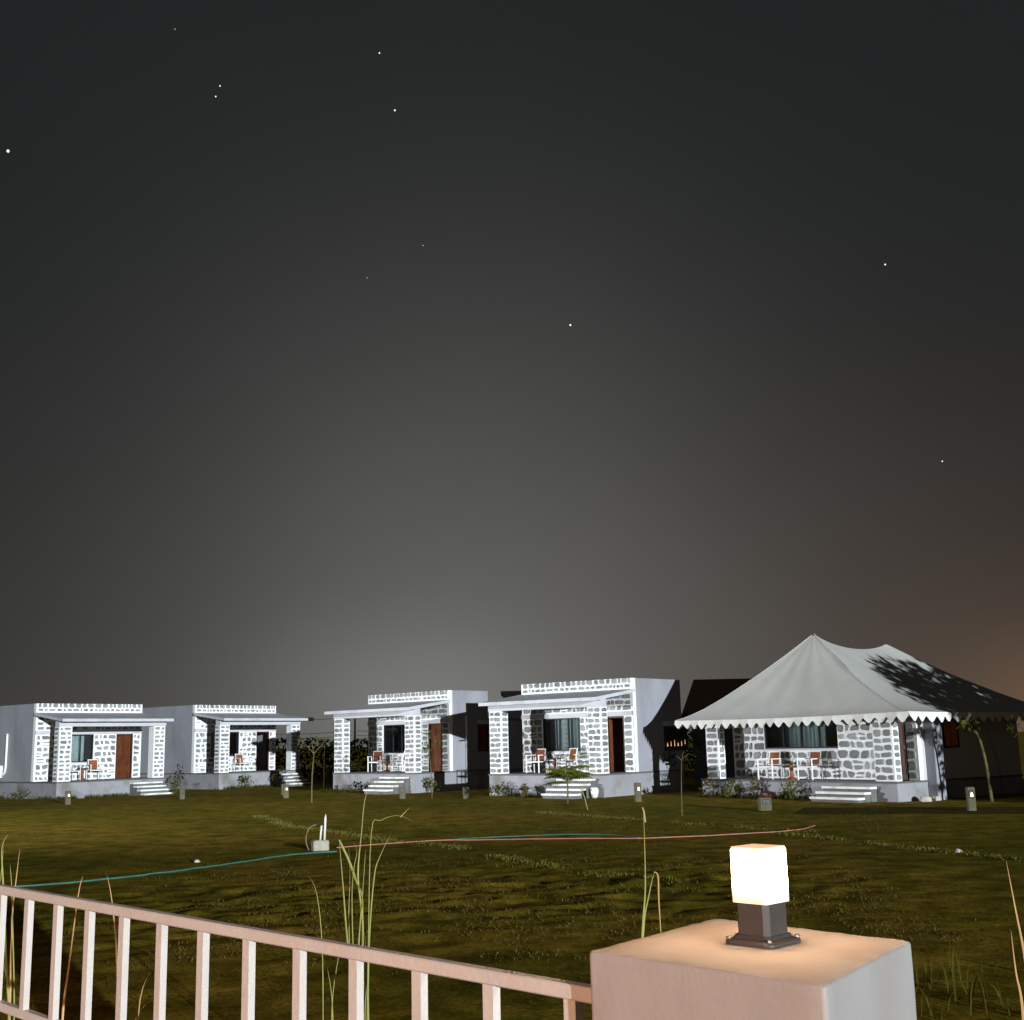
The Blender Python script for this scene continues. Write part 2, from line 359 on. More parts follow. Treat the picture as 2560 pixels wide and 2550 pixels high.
# ---------------------------------------------------------------- stone masonry
def masonry(parent, O, U, N, rows, rng, wmean=0.33, gap=0.065, depth=0.035, blocked=(), u0=0.0, u1=1.0, edge=0.05, irr=1.0):
    """courses of rough stones with wavy beds and slanting joints: rows = [(v0, v1)], along U from u0 to u1, V is up; blocked = [(u0,u1,v0,v1)] openings"""
    O = Vector(O); U = Vector(U); N = Vector(N); V = Vector((0, 0, 1)); made = []; g2 = gap / 2; sd = rng.uniform(0, 99)
    beds = sorted({round(v, 4) for r_ in rows for v in r_}); lo, hi = beds[0], beds[-1]
    def bed(v, u):
        if v <= lo + 1e-3 or v >= hi - 1e-3: return v
        return v + irr * 0.055 * float(fbm(np.array([u * 2.3 + sd]), np.array([v * 7.7]), 1.0, 2)[0]) * 1.6
    for v0, v1 in rows:
        iv = [(u0 + edge, u1 - edge)]
        for a0, a1, b0, b1 in blocked:
            if v1 > b0 + 0.03 and v0 < b1 - 0.03:
                nv = []
                for p, q in iv:
                    if a1 <= p or a0 >= q: nv.append((p, q)); continue
                    if a0 - p > 0.12: nv.append((p, a0))
                    if q - a1 > 0.12: nv.append((a1, q))
                iv = nv
        for p, q in iv:
            L = q - p; n = max(1, int(round(L / wmean + rng.uniform(-0.35, 0.35)))); ws = [rng.uniform(0.5, 1.5) for _ in range(n)]; sw = sum(ws); x = p
            js = [(p, p)]
            for k in range(n - 1):
                x += ws[k] / sw * L; t = irr * rng.uniform(-0.05, 0.05); js.append((x - t, x + t))
            js.append((q, q))
            for k in range(n):
                (lb, lt), (rb, rt) = js[k], js[k + 1]
                quad = [(lb + g2, bed(v0, lb) + g2), (rb - g2, bed(v0, rb) + g2), (rt - g2, bed(v1, rt) - g2), (lt + g2, bed(v1, lt) - g2)]
                if quad[1][0] - quad[0][0] < 0.05 or quad[2][0] - quad[3][0] < 0.05: continue
                parts = [quad]
                w_, h_ = (rb + rt - lb - lt) / 2, v1 - v0
                if irr > 0.5 and w_ > 0.30 and h_ > 0.2 and rng.random() < 0.16:      # a pair of thin stones stacked
                    a = rng.uniform(0.4, 0.6); ml = (lb + (lt - lb) * a + g2, quad[0][1] + (quad[3][1] - quad[0][1]) * a); mr = (rb + (rt - rb) * a - g2, quad[1][1] + (quad[2][1] - quad[1][1]) * (a + rng.uniform(-0.12, 0.12)))
                    parts = [[quad[0], quad[1], (mr[0], mr[1] - g2 * 0.8), (ml[0], ml[1] - g2 * 0.8)], [(ml[0], ml[1] + g2 * 0.8), (mr[0], mr[1] + g2 * 0.8), quad[2], quad[3]]]
                for qd in parts:
                    pts = []
                    for m_ in range(4):
                        c = Vector(qd[m_]); pv = Vector(qd[m_ - 1]); nx = Vector(qd[(m_ + 1) % 4]); k1 = rng.uniform(0.08, 0.30); k2 = rng.uniform(0.08, 0.30)
                        jt = Vector((rng.uniform(-0.01, 0.01), rng.uniform(-0.01, 0.01)))
                        pts += [c.lerp(pv, k1) + jt, c.lerp(nx, k2) + jt]
                    cx = sum((q_.x for q_ in pts)) / 8; cy = sum((q_.y for q_ in pts)) / 8; pl_ = [(q_.x - cx, q_.y - cy) for q_ in pts]; m = 8
                    d = depth * rng.uniform(0.6, 1.3); gx, gy = rng.uniform(-1.2, 1.2), rng.uniform(-1.2, 1.2)
                    vs = [tuple(U * a + V * b + N * (-0.01)) for a, b in pl_] + [tuple(U * a * 0.88 + V * b * 0.86 + N * (d + 0.03 * (gx * a + gy * b) + rng.uniform(-0.004, 0.004))) for a, b in pl_] + [tuple(N * (d * 1.03))]
                    fs = [(i_, (i_ + 1) % m, (i_ + 1) % m + m, i_ + m) for i_ in range(m)] + [(m + i_, m + (i_ + 1) % m, 2 * m) for i_ in range(m)]
                    if U.cross(V).dot(N) < 0: fs = [f[::-1] for f in fs]
                    me = bpy.data.meshes.new('stone'); me.from_pydata(vs, [], fs); me.materials.append(MATS['stone'])
                    made.append(link('stone', me, parent, O + U * cx + V * cy))
    return made
def courses(v0, v1, pitch, rng):
    n = max(1, int(round((v1 - v0) / pitch))); h = [rng.uniform(0.88, 1.12) for _ in range(n)]; s = sum(h); out = []; z = v0
    for q in h: out.append((z, z + q / s * (v1 - v0))); z += q / s * (v1 - v0)
    return out
def holed_wall(mb, x0, x1, y0, y1, z0, z1, holes):
    xs = x0
    for a0, a1, b0, b1 in sorted(holes):
        if a0 > xs: mb.box(xs, a0, y0, y1, z0, z1)
        if b0 > z0: mb.box(a0, a1, y0, y1, z0, b0)
        if b1 < z1: mb.box(a0, a1, y0, y1, b1, z1)
        xs = a1
    if xs < x1: mb.box(xs, x1, y0, y1, z0, z1)
    return mb
def curtain(mb, x0, x1, y, z0, z1, rng, amp=0.05, pitch=0.16):
    n = int((x1 - x0) / 0.03); k = len(mb.v); ph = 0
    for i in range(n + 1):
        x = x0 + (x1 - x0) * i / n; ph += 0.03 / pitch * 2 * math.pi * rng.uniform(0.6, 1.4)
        yy = y + amp * math.sin(ph)
        mb.v += [(x, yy, z0), (x + 0.01 * math.sin(ph * 0.7), y + 0.5 * amp * math.sin(ph), z1)]
    for i in range(n): o = k + 2 * i; mb.f.append((o, o + 2, o + 3, o + 1))
    return mb
def side_curtain(mb, x, y0, y1, z0, z1, rng):
    t = MB(); curtain(t, y0, y1, 0, z0, z1, rng)
    mb.add([(x + v[1], v[0], v[2]) for v in t.v], t.f); return mb

W, P, ZF, ZT = 5.516, 2.062, 0.813, 4.313
DOOR = (4.15, 5.06, ZF, 2.90); WIN = (1.06, 2.96, 1.62, 2.90)
def door_part(t, d, y, rng, leafmat='door_wood', ajar=0.0):
    x0, x1, z0, z1 = d
    f = MB().box(x0, x0 + 0.07, y + 0.02, y + 0.15, z0, z1).box(x1 - 0.07, x1, y + 0.02, y + 0.15, z0, z1).box(x0 + 0.07, x1 - 0.07, y + 0.02, y + 0.15, z1 - 0.07, z1)
    l = MB().box(x0 + 0.07, x1 - 0.07, y + 0.10, y + 0.14, z0 + 0.01, z1 - 0.07)
    if ajar:
        hx, hy = x0 + 0.07, y + 0.14; ca, sa = math.cos(ajar), math.sin(ajar)
        l.v = [(hx + (v[0] - hx) * ca - (v[1] - hy) * sa, hy + (v[0] - hx) * sa + (v[1] - hy) * ca, v[2]) for v in l.v]
        l.build('door', leafmat, t); f.build('door_frame', 'wood_dark', t)
        MB().box(x0 - 0.5, x1 + 0.3, y + 1.30, y + 1.34, z0 + 0.002, z1 + 0.2).build('doorway_dark', 'room_dark', t)  # added near-black sheet that keeps the open doorway dark
        return
    dr = l.build('door', leafmat, t); f.build('door_frame', 'wood_dark', dr)
    xm = (x0 + x1) / 2
    for a, b in ((x0 + 0.15, xm - 0.05), (xm + 0.05, x1 - 0.15)):
        for c, e in ((z0 + 0.18, z0 + 0.95), (z0 + 1.07, z1 - 0.22)):
            MB().bbox(a, b, y + 0.078, y + 0.101, c, e, 0.012).build('panel', leafmat, dr)
    MB().tube([(x0 + 0.14, y + 0.09, z0 + 1.0), (x0 + 0.14, y + 0.05, z0 + 1.0), (x0 + 0.26, y + 0.05, z0 + 1.0)], 0.014).build('handle', 'screw_metal', dr)
def window_part(t, w, y, rng, cur=(0.18, 0.8), cmat='curtain', panes=3):
    x0, x1, z0, z1 = w
    f = MB().box(x0, x0 + 0.05, y + 0.04, y + 0.14, z0, z1).box(x1 - 0.05, x1, y + 0.04, y + 0.14, z0, z1).box(x0 + 0.05, x1 - 0.05, y + 0.04, y + 0.14, z1 - 0.05, z1).box(x0 + 0.05, x1 - 0.05, y + 0.04, y + 0.14, z0, z0 + 0.05)
    wd = f.build('window', 'window_frame', t)
    pw = (x1 - x0 - 0.1) / panes
    for i in range(panes):
        a = x0 + 0.05 + i * pw
        if i: MB().box(a - 0.02, a + 0.02, y + 0.05, y + 0.13, z0 + 0.05, z1 - 0.05).build('mullion', 'window_frame', wd)
        MB().box(a + 0.02, a + pw - 0.02, y + 0.085, y + 0.091, z0 + 0.05, z1 - 0.05).build('pane', 'window_glass', wd)
    c = MB(); L = x1 - x0; curtain(c, x0 + L * cur[0], x0 + L * cur[1], y + 0.26, z0 - 0.05, z1 - 0.02, rng)
    c.build('curtain', cmat, wd)
    MB().box(x0 - 0.04, x1 + 0.04, y - 0.05, y + 0.038, z0 - 0.05, z0 - 0.002).build('sill', 'slab', wd)

def steps(t, u0, u1, y0, zf, n, rng, mt='tread'):
    r = zf / (n + 1)
    for k in range(n):
        top = zf - (k + 1) * r; ya = y0 - 0.30 * k - 0.002; yb = y0 - 0.30 * (k + 1)
        s = MB().bbox(u0, u1, yb - 0.03, ya, top - 0.075, top, 0.008).build('step', mt, t)
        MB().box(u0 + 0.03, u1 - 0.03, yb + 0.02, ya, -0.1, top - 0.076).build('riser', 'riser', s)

def make_cottage(hp, depth, seed, label, curt=(0.18, 0.8), gp=0.06, wm=0.34, ajar=0.0):
    rng = random.Random(seed)
    t = thing('stone_cottage', label, 'cottage', (hp[0], hp[1], hp[3]), hp[2], 'stone cottages along the far side of the field')
    D = depth
    MB().box(0, W, -P, D, -0.3, ZF - 0.06).build('plinth', 'plinth_plaster', t)
    MB().box(-0.03, W + 0.03, -P - 0.03, D + 0.02, ZF - 0.058, ZF).build('porch_floor', 'floor_edge', t)
    fw = holed_wall(MB(), 0, W, 0, 0.2, ZF + 0.001, ZT, [WIN, DOOR]).build('front_wall', 'mortar', t)
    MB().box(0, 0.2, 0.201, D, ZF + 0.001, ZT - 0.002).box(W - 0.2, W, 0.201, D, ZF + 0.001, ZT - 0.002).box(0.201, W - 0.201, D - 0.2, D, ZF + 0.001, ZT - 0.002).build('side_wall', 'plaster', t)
    MB().box(0.201, W - 0.201, 0.201, D - 0.201, 3.70, 3.86).build('roof', 'slab', t)
    # lintel band
    MB().box(-0.004, W + 0.004, -0.045, -0.001, 2.915, 3.075).build('lintel', 'slab', t)
    blocked = [WIN, DOOR]
    rows = courses(ZF + 0.02, WIN[2] - 0.05, 0.265, rng) + courses(WIN[2] - 0.05, 2.905, 0.26, rng)
    masonry(fw, (0, 0, 0), (1, 0, 0), (0, -1, 0), rows, rng, wm, gp, 0.03, blocked, 0, W, 0.06)
    masonry(fw, (0, 0, 0), (1, 0, 0), (0, -1, 0), courses(3.09, 3.74, 0.22, rng), rng, wm, gp, 0.03, (), 0, W, 0.06)
    masonry(fw, (0, 0, 0), (1, 0, 0), (0, -1, 0), [(3.93, 4.12)], rng, 0.27, 0.08, 0.03, (), 0, W, 0.06, 0.3)
    masonry(fw, (0, 0, 0), (1, 0, 0), (0, -1, 0), [(4.10, 4.35)], rng, 0.27, 0.07, 0.03, (), 0, W, 0.06, 0.3)
    door_part(t, DOOR, 0, rng, 'door_wood', ajar); window_part(t, WIN, 0, rng, curt)
    # porch posts
    for x0 in (0.0, W - 0.68):
        x1 = x0 + 0.68; y0, y1 = -P, -P + 0.46
        p = MB().box(x0 + 0.03, x1 - 0.03, y0 + 0.03, y1 - 0.03, ZF + 0.001, 3.22).build('pillar', 'mortar', t)
        rr = courses(ZF + 0.02, 3.21, 0.20, rng)
        masonry(p, (x0, y0 + 0.03, 0), (1, 0, 0), (0, -1, 0), rr, rng, 0.33, gp * 0.9, 0.03, (), 0.03, 0.65, 0.02, 0.35)
        masonry(p, (x1 - 0.03, y0, 0), (0, 1, 0), (1, 0, 0), rr, rng, 0.42, gp * 0.9, 0.03, (), 0.03, 0.43, 0.02, 0.35)
        if x0 == 0.0: masonry(p, (x0 + 0.03, y1, 0), (0, -1, 0), (-1, 0, 0), rr, rng, 0.42, gp * 0.9, 0.03, (), 0.03, 0.43, 0.02, 0.35)
    sz = lambda y: 3.555 + (y + P + 0.449) / (P + 0.449) * 0.345
    bm = MB().prismx([(-P, 3.222), (-P + 0.35, 3.222), (-P + 0.35, sz(-P + 0.35) - 0.135), (-P, sz(-P) - 0.135)], 0, W)
    bm.build('beam', 'slab', t)
    yf = -P - 0.449
    MB().prismx([(yf, sz(yf) - 0.13), (-0.002, sz(0) - 0.13), (-0.002, sz(0)), (yf, sz(yf))], -0.11, W + 0.11).build('porch_roof', 'slab', t)
    steps(t, 3.62, 5.2, -P - 0.032, ZF, 4, rng)
    return t

H1 = (-21.925, 55.452, 0.8753, -0.058); H2 = (-16.848, 63.703, 0.9131, 0.005); H3 = (-7.0035, 57.380, -0.75245, 0.035); H4 = (0.2148, 49.575, -0.7062, 0.018)
c1 = make_cottage(H1, 5.5, 11, 'stone fronted cottage at the left end of the row, two chairs on its porch', curt=(0.1, 0.80), gp=0.092, wm=0.30)
c2 = make_cottage(H2, 5.5, 12, 'stone fronted cottage with a small black box on its porch roof corner', curt=(0.1, 0.78), gp=0.092, wm=0.30, ajar=1.0)
c3 = make_cottage(H3, 2.45, 13, 'stone fronted cottage with a low back wing and red curtained side window', curt=(0.36, 1.0))
c4 = make_cottage(H4, 3.3, 14, 'stone fronted cottage beside the tent roofed one, green plant before its steps', curt=(0.22, 0.9), ajar=1.35)
# white bent pipe and box on the side wall of the first cottage
MB().tube(smooth_path([(-0.07, 2.40, 3.0), (-0.07, 2.40, 1.8), (-0.07, 2.42, 1.35), (-0.07, 2.62, 1.12), (-0.07, 3.1, 1.0)], 4), 0.055, 8).build('downpipe', 'metal_white', c1, True)
MB().bbox(-0.28, -0.01, 2.72, 3.5, 0.98, 1.55, 0.03).build('white_box', 'metal_white', c1)
# black box on the second cottage
MB().bbox(W + 0.14, W + 0.55, -P - 0.44, -P - 0.20, 3.40, 3.60, 0.01).build('black_box', 'window_frame', c2)
# the low back wing of the third cottage
wng = MB()
A0, A1, ZA = 2.452, 6.0, 3.10
wng.box(0, W, A0, A1, -0.3, ZF); wng.box(0, 0.2, A0, A1, ZF + 0.001, ZA).box(0.2, W - 0.2, A1 - 0.2, A1, ZF + 0.001, ZA).box(0.2, W - 0.2, A0, A1 - 0.2, ZA - 0.12, ZA - 0.002)
wng.build('back_wing', 'plaster', c3)

def side_window(t, x, y0, y1, z0, z1, cm, rng, outward=1):
    """window set on a side wall whose outer face is the plane x"""
    s = outward
    f = MB()
    for a, b, c, d in ((y0, y0 + 0.06, z0, z1), (y1 - 0.06, y1, z0, z1), (y0 + 0.06, y1 - 0.06, z0, z0 + 0.06), (y0 + 0.06, y1 - 0.06, z1 - 0.06, z1)):
        f.box(min(x, x + s * 0.05), max(x, x + s * 0.05), a, b, c, d)
    w = f.build('window', 'window_frame', t)
    c = MB(); side_curtain(c, x + s * 0.02, y0 + 0.07, y1 - 0.07, z0 + 0.07, z1 - 0.07, rng)
    for i in range(len(c.v)): c.v[i] = (x + s * 0.002 + (c.v[i][0] - x - s * 0.02 + 0.06) * 0.3, c.v[i][1], c.v[i][2])
    c.build('curtain', cm, w)
    MB().box(min(x, x + s * 0.1), max(x, x + s * 0.1), y0 - 0.06, y1 + 0.06, z1 + 0.002, z1 + 0.18).build('lintel', 'white_plaster', w)
    return w
rngw = random.Random(5)
# red curtained window on the third cottage's side: its side wall carries on at low height
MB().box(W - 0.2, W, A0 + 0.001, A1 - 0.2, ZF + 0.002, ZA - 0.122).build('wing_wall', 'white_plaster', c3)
side_window(c3, W + 0.001, 1.78, 2.40, 1.62, 2.82, 'curtain_red', rngw)
MB().tube([(W + 0.05, 1.0, 3.2), (W + 0.05, 1.0, 0.3)], 0.045, 8).build('downpipe', 'metal_white', c3)
MB().bar((W + 0.02, 0.62, 2.12), (W + 0.30, 0.62, 2.12), 0.03).bar((W + 0.30, 0.45, 2.13), (W + 0.30, 0.85, 2.13), 0.03).build('t_shaped_bar', 'dark_metal', c3)  # dark T-shaped bars standing off the side wall
# fourth cottage: dark side window with a few warm bulbs
sw4 = side_window(c4, W + 0.001, 2.0, 3.6, 1.55, 2.5, 'room_dark', rngw)
for i in range(6):
    y = 2.12 + i * 0.25; 
    MB().tube([(W + 0.07, y, 1.72), (W + 0.07, y, 1.76 + 0.05 * ((i * 7) % 3)), (W + 0.07, y, 1.86 + 0.05 * ((i * 7) % 3))], [0.020 if i in (0, 3) else 0.011, 0.015 if i in (0, 3) else 0.008, 0.004], 6).build('bulb', 'fairy', sw4)

# ---------------------------------------------------------------- tent roofed cottage
TX, TY, TR = 6.571, 43.918, -0.9479
TZF, TW = 0.60, 8.32
def make_tent(loc, rz, seed, label, detail=True):
    rng = random.Random(seed)
    t = thing('tent_cottage', label, 'cottage', loc, rz, 'tent roofed cottages')
    YB = 1.15; YE = 6.6; B0 = 0.5
    MB().box(0, TW, 0, YE, -0.3, TZF - 0.06).build('plinth', 'plinth_plaster', t)
    MB().box(-0.03, TW + 0.03, -0.03, YE + 0.02, TZF - 0.058, TZF).build('porch_floor', 'floor_edge', t)
    win = (2.02, 5.24, 1.60, 2.55); door = (7.40, 7.92, TZF, 2.5)
    ztop = 2.72
    fw = holed_wall(MB(), B0, TW, YB, YB + 0.2, TZF + 0.001, ztop, [win, door]).build('front_wall', 'mortar', t)
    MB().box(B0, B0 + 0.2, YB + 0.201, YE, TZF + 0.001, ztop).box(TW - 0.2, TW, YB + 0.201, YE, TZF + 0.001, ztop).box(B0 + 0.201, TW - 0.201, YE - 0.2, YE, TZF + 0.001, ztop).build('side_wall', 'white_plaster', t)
    if detail:
        rows = courses(TZF + 0.02, win[2] - 0.05, 0.27, rng) + courses(win[2] - 0.05, ztop - 0.02, 0.28, rng)
        masonry(fw, (0, YB, 0), (1, 0, 0), (0, -1, 0), rows, rng, 0.37, 0.070, 0.03, [win, door], B0, TW, 0.05)
        window_part(t, win, YB, rng, (0.14, 0.78), 'curtain', 4)
        door_part(t, door, YB, rng)
    for x0, pw_ in ((0.19, 0.66), (TW - 0.86, 0.80)):
        x1 = x0 + pw_; y0, y1 = 0.04, 0.42
        p = MB().box(x0 + 0.03, x1 - 0.03, y0 + 0.03, y1 - 0.03, TZF + 0.001, 2.66).build('pillar', 'mortar', t)
        if detail:
            rr = courses(TZF + 0.02, 2.64, 0.225, rng)
            masonry(p, (x0, y0 + 0.03, 0), (1, 0, 0), (0, -1, 0), rr, rng, 0.40, 0.055, 0.03, (), 0.03, pw_ - 0.03, 0.02, 0.4)
            masonry(p, (x1 - 0.03, y0, 0), (0, 1, 0), (1, 0, 0), rr, rng, 0.42, 0.055, 0.03, (), 0.03, 0.35, 0.02, 0.4)
    if detail: steps(t, 5.7, 7.6, -0.032, TZF, 3, rng)
    # canvas roof
    ze = 2.665; EL = (-0.99, -0.26); ER = (9.54, -0.81); BR = (9.54, 7.4); BL = (-0.99, 7.4); A = (4.26, 1.5, 5.47); Bp = (4.26, 5.35, 5.22)
    def ridge(s):
        z = A[2] + (Bp[2] - A[2]) * s - 0.34 * (4 * s * (1 - s)) ** 0.8
        return Vector((4.26, A[1] + (Bp[1] - A[1]) * s, z))
    def face(e0, e1, r0, r1, n=22, m=14):
        mb = MB()
        for j in range(m + 1):
            tt = j / m; q = tt ** 1.32
            for i in range(n + 1):
                s = i / n
                e = Vector((e0[0] + (e1[0] - e0[0]) * s, e0[1] + (e1[1] - e0[1]) * s, ze - 0.05 * math.sin(math.pi * s)))
                r = ridge(r0 + (r1 - r0) * s)
                p = e.lerp(r, tt); p.z = e.z + (r.z - e.z) * q
                if 0 < j < m: p.z += (0.026 * math.sin(s * 9 + tt * 5 + e0[0]) + 0.014 * math.sin(s * 31 + tt * 2)) * math.sin(math.pi * tt) + rng.uniform(-0.008, 0.008)
                mb.v.append(tuple(p))
        for j in range(m):
            for i in range(n):
                a = j * (n + 1) + i; mb.f.append((a, a + 1, a + n + 2, a + n + 1))
        return mb
    front = face(EL, ER, 0, 0).build('roof_front_panel', 'canvas', t, True)
    right = face(ER, BR, 0, 1).build('roof_side_panel', 'canvas', t, True)
    left = face(BL, EL, 1, 0).build('roof_side_panel', 'canvas', t, True)
    back = face(BR, BL, 1, 1).build('roof_back_panel', 'canvas', t, True)
    def seam(o, n, m, cols, par):
        for c in cols:
            vv = o.data.vertices; pts = [Vector(vv[j * (n + 1) + c].co) + Vector((0, 0, 0.006)) for j in range(m + 1)]
            MB().tube(pts, 0.010, 4).build('seam', 'canvas', par)
    seam(front, 22, 14, (0, 22), front)
    def valance(e0, e1, cnt, par):
        mb = MB(); n = cnt * 10; L = Vector((e1[0] - e0[0], e1[1] - e0[1], 0)); nrm = Vector((L.y, -L.x, 0)).normalized()
        for i in range(n + 1):
            s = i / n; x = e0[0] + L.x * s; y = e0[1] + L.y * s; z = ze - 0.05 * math.sin(math.pi * s)
            k = int(s * cnt * 0.9999); u = s * cnt - k; d = 0.13 + 0.17 * math.sin(math.pi * min(1, max(0, u))) ** 1.6 * (0.9 + 0.2 * ((k * 37) % 7) / 7)
            o = nrm * (0.035 * math.sin(s * cnt * 2.1 + 1) + 0.01)
            mb.v += [(x, y, z), (x + o.x * 0.5, y + o.y * 0.5, z - d * 0.5), (x + o.x, y + o.y, z - d)]
        for i in range(n):
            a = i * 3; mb.f += [(a, a + 1, a + 4, a + 3), (a + 1, a + 2, a + 5, a + 4)]
        return mb.build('valance', 'valance', par, True)
    valance(EL, ER, 25, front); valance(ER, BR, 19, right); valance(BL, EL, 18, left)
    if detail:
        for k, q in enumerate((A, Bp)):
            MB().tube([(q[0], q[1], q[2] - 0.5), (q[0], q[1], q[2] + 0.0)], 0.05, 8).build('ridge_pole', 'dark_metal', t)
        side_window(t, TW + 0.001, 2.45, 3.25, 1.55, 2.45, 'curtain_orange', rng)
        MB().bbox(TW + 0.001, TW + 0.35, 1.5, 1.95, -0.1, 2.66, 0.02).build('side_pilaster', 'plaster', t)
    return t
tent = make_tent((TX, TY, 0), TR, 21, 'tent roofed stone cottage with a scalloped white valance and grey canvas peak')
dk = thing('storage_hut', 'dark flat roofed hut peeking out between two stone cottages', 'hut', (0.2, 67.0, 0))
MB().box(-0.95, 2.6, 0, 3, -0.1, 4.62).build('wall', 'pole_dark', dk)
MB().box(-1.05, 2.7, -0.1, 3.1, 4.622, 4.80).build('roof', 'pole_dark', dk)
dk = thing('shade_form', 'dark hipped form standing in for wall shade behind the tent roofed cottage, left of its peak', 'stand_in', (8.0, 58.0, 0), -0.15)  # dark form standing in for the tent's shadow on the fourth cottage wall
MB().box(0.3, 7.7, 0.3, 5.7, -0.1, 3.0).build('wall', 'pole_dark', dk)
MB().add([(-0.2, -0.2, 3.0), (8.2, -0.2, 3.0), (8.2, 6.2, 3.0), (-0.2, 6.2, 3.0), (0.5, 0.6, 4.80), (6.8, 0.6, 4.74), (6.8, 4.5, 4.74), (0.5, 4.5, 4.80)], [(0, 1, 5, 4), (1, 2, 6, 5), (2, 3, 7, 6), (3, 0, 4, 7), (4, 5, 6, 7), (3, 2, 1, 0)]).build('roof', 'shade_brown', dk)

# ---------------------------------------------------------------- porch furniture
def to_world(hp, u, y, z=0.0):
    c, s = math.cos(hp[2]), math.sin(hp[2]); return (hp[0] + c * u - s * y, hp[1] + s * u + c * y, hp[3] + z)
HT = (TX, TY, TR, 0.0)
def make_chair(loc, rz, label):
    t = thing('armchair', label, 'chair', loc, rz, 'white framed armchairs on the porches')
    w, d = 0.29, 0.27; r = 0.034
    for sx in (-1, 1):
        MB().box(sx * w - r / 2, sx * w + r / 2, -d - r / 2, -d + r / 2, 0.001, 0.66).build('leg', 'metal_white', t)
        MB().bar((sx * w, d, 0.001), (sx * w, d - 0.03, 0.64), r).build('leg', 'metal_white', t)
        MB().box(sx * w - 0.025, sx * w + 0.025, -d - 0.03, d + 0.03, 0.661, 0.69).build('armrest', 'metal_white', t)
    MB().box(-w + r, w - r, -d - r / 2, -d + r / 2, 0.40, 0.44).box(-w + r, w - r, d - r, d, 0.40, 0.44).box(-w, -w + r, -d + r, d - r, 0.40, 0.44).box(w - r, w, -d + r, d - r, 0.40, 0.44).build('seat_frame', 'metal_white', t)
    MB().bbox(-w + r + 0.005, w - r - 0.005, -d + 0.02, d - 0.03, 0.405, 0.455, 0.012).build('seat', 'chair_brown', t)
    bk = MB()
    bk.bar((-0.22, d - 0.03, 0.44), (-0.22, d + 0.09, 0.92), r).bar((0.22, d - 0.03, 0.44), (0.22, d + 0.09, 0.92), r).bar((-0.22, d + 0.09, 0.905), (0.22, d + 0.09, 0.905), r)
    b = bk.build('back_frame', 'metal_white', t)
    q = MB(); q.add([(-0.2, d - 0.012, 0.50), (0.2, d - 0.012, 0.50), (0.2, d + 0.078, 0.885), (-0.2, d + 0.078, 0.885), (-0.2, d + 0.012, 0.49), (0.2, d + 0.012, 0.49), (0.2, d + 0.10, 0.88), (-0.2, d + 0.10, 0.88)],
                   [(0, 1, 2, 3), (7, 6, 5, 4), (0, 4, 5, 1), (1, 5, 6, 2), (2, 6, 7, 3), (3, 7, 4, 0)])
    q.build('backrest', 'chair_brown', t)
    return t
def make_table(loc, label):
    t = thing('side_table', label, 'table', loc, 0, 'small pedestal tables on the porches')
    n = 14
    def lathe(prof, name, m):
        mb = MB()
        for r, z in prof:
            for j in range(n): a = 2 * math.pi * j / n; mb.v.append((r * math.cos(a), r * math.sin(a), z))
        for i in range(len(prof) - 1):
            for j in range(n): mb.f.append((i * n + j, i * n + (j + 1) % n, (i + 1) * n + (j + 1) % n, (i + 1) * n + j))
        mb.f.append(tuple(range(n - 1, -1, -1))); e = (len(prof) - 1) * n; mb.f.append(tuple(e + j for j in range(n)))
        return mb.build(name, m, t)
    lathe([(0.19, 0.001), (0.19, 0.03), (0.06, 0.09), (0.045, 0.25), (0.08, 0.33), (0.045, 0.40), (0.06, 0.50)], 'pedestal', 'chair_brown')
    lathe([(0.24, 0.501), (0.26, 0.51), (0.26, 0.535), (0.24, 0.545)], 'table_top', 'wood_dark')
    return t
spots = [(H1, 1.55, -0.55, ZF, 0.15, 'white armchair half hidden by the porch pillar of the leftmost cottage'), (H1, 2.72, -0.6, ZF, -0.2, 'white armchair under the window of the leftmost cottage, nearer its door'),
         (H2, 1.5, -0.6, ZF, 0.2, 'white armchair behind the porch pillar of the second cottage from the left'), (H2, 2.65, -0.65, ZF, -0.15, 'white brown backed armchair in front of the second cottage from the left, by its window'),
         (H3, 1.45, -0.75, ZF, 0.55, 'white brown backed armchair above the steps of the middle cottage'), (H3, 2.95, -0.75, ZF, -0.9, 'white armchair turned sideways beside the middle cottage pillar'),
         (H4, 1.32, -0.75, ZF, 0.1, 'white brown backed armchair in plain view left of the green plant'), (H4, 2.80, -0.70, ZF, -0.25, 'white armchair half hidden behind the green plant by the steps'),
         (HT, 2.86, 0.42, TZF, 0.12, 'brown backed white armchair below the curtains on the tent cottage porch, farther from the steps'), (HT, 4.62, 0.42, TZF, 0.05, 'brown backed white armchair on the tent cottage porch, nearer the steps')]
for hp, u, y, z, a, lb in spots: make_chair(to_world(hp, u, y, z + 0.001), hp[2] + a, lb)
for hp, u, y, z, lb in ((H1, 2.15, -0.5, ZF, 'small brown table between the leftmost cottage chairs'), (H3, 2.15, -0.7, ZF, 'small brown pedestal table between the middle cottage chairs'),
                        (H4, 2.12, -0.6, ZF, 'small dark table with a white cup beside the green plant'), (HT, 3.74, 0.5, TZF, 'small brown table between the tent cottage chairs')):
    make_table(to_world(hp, u, y, z + 0.001), lb)
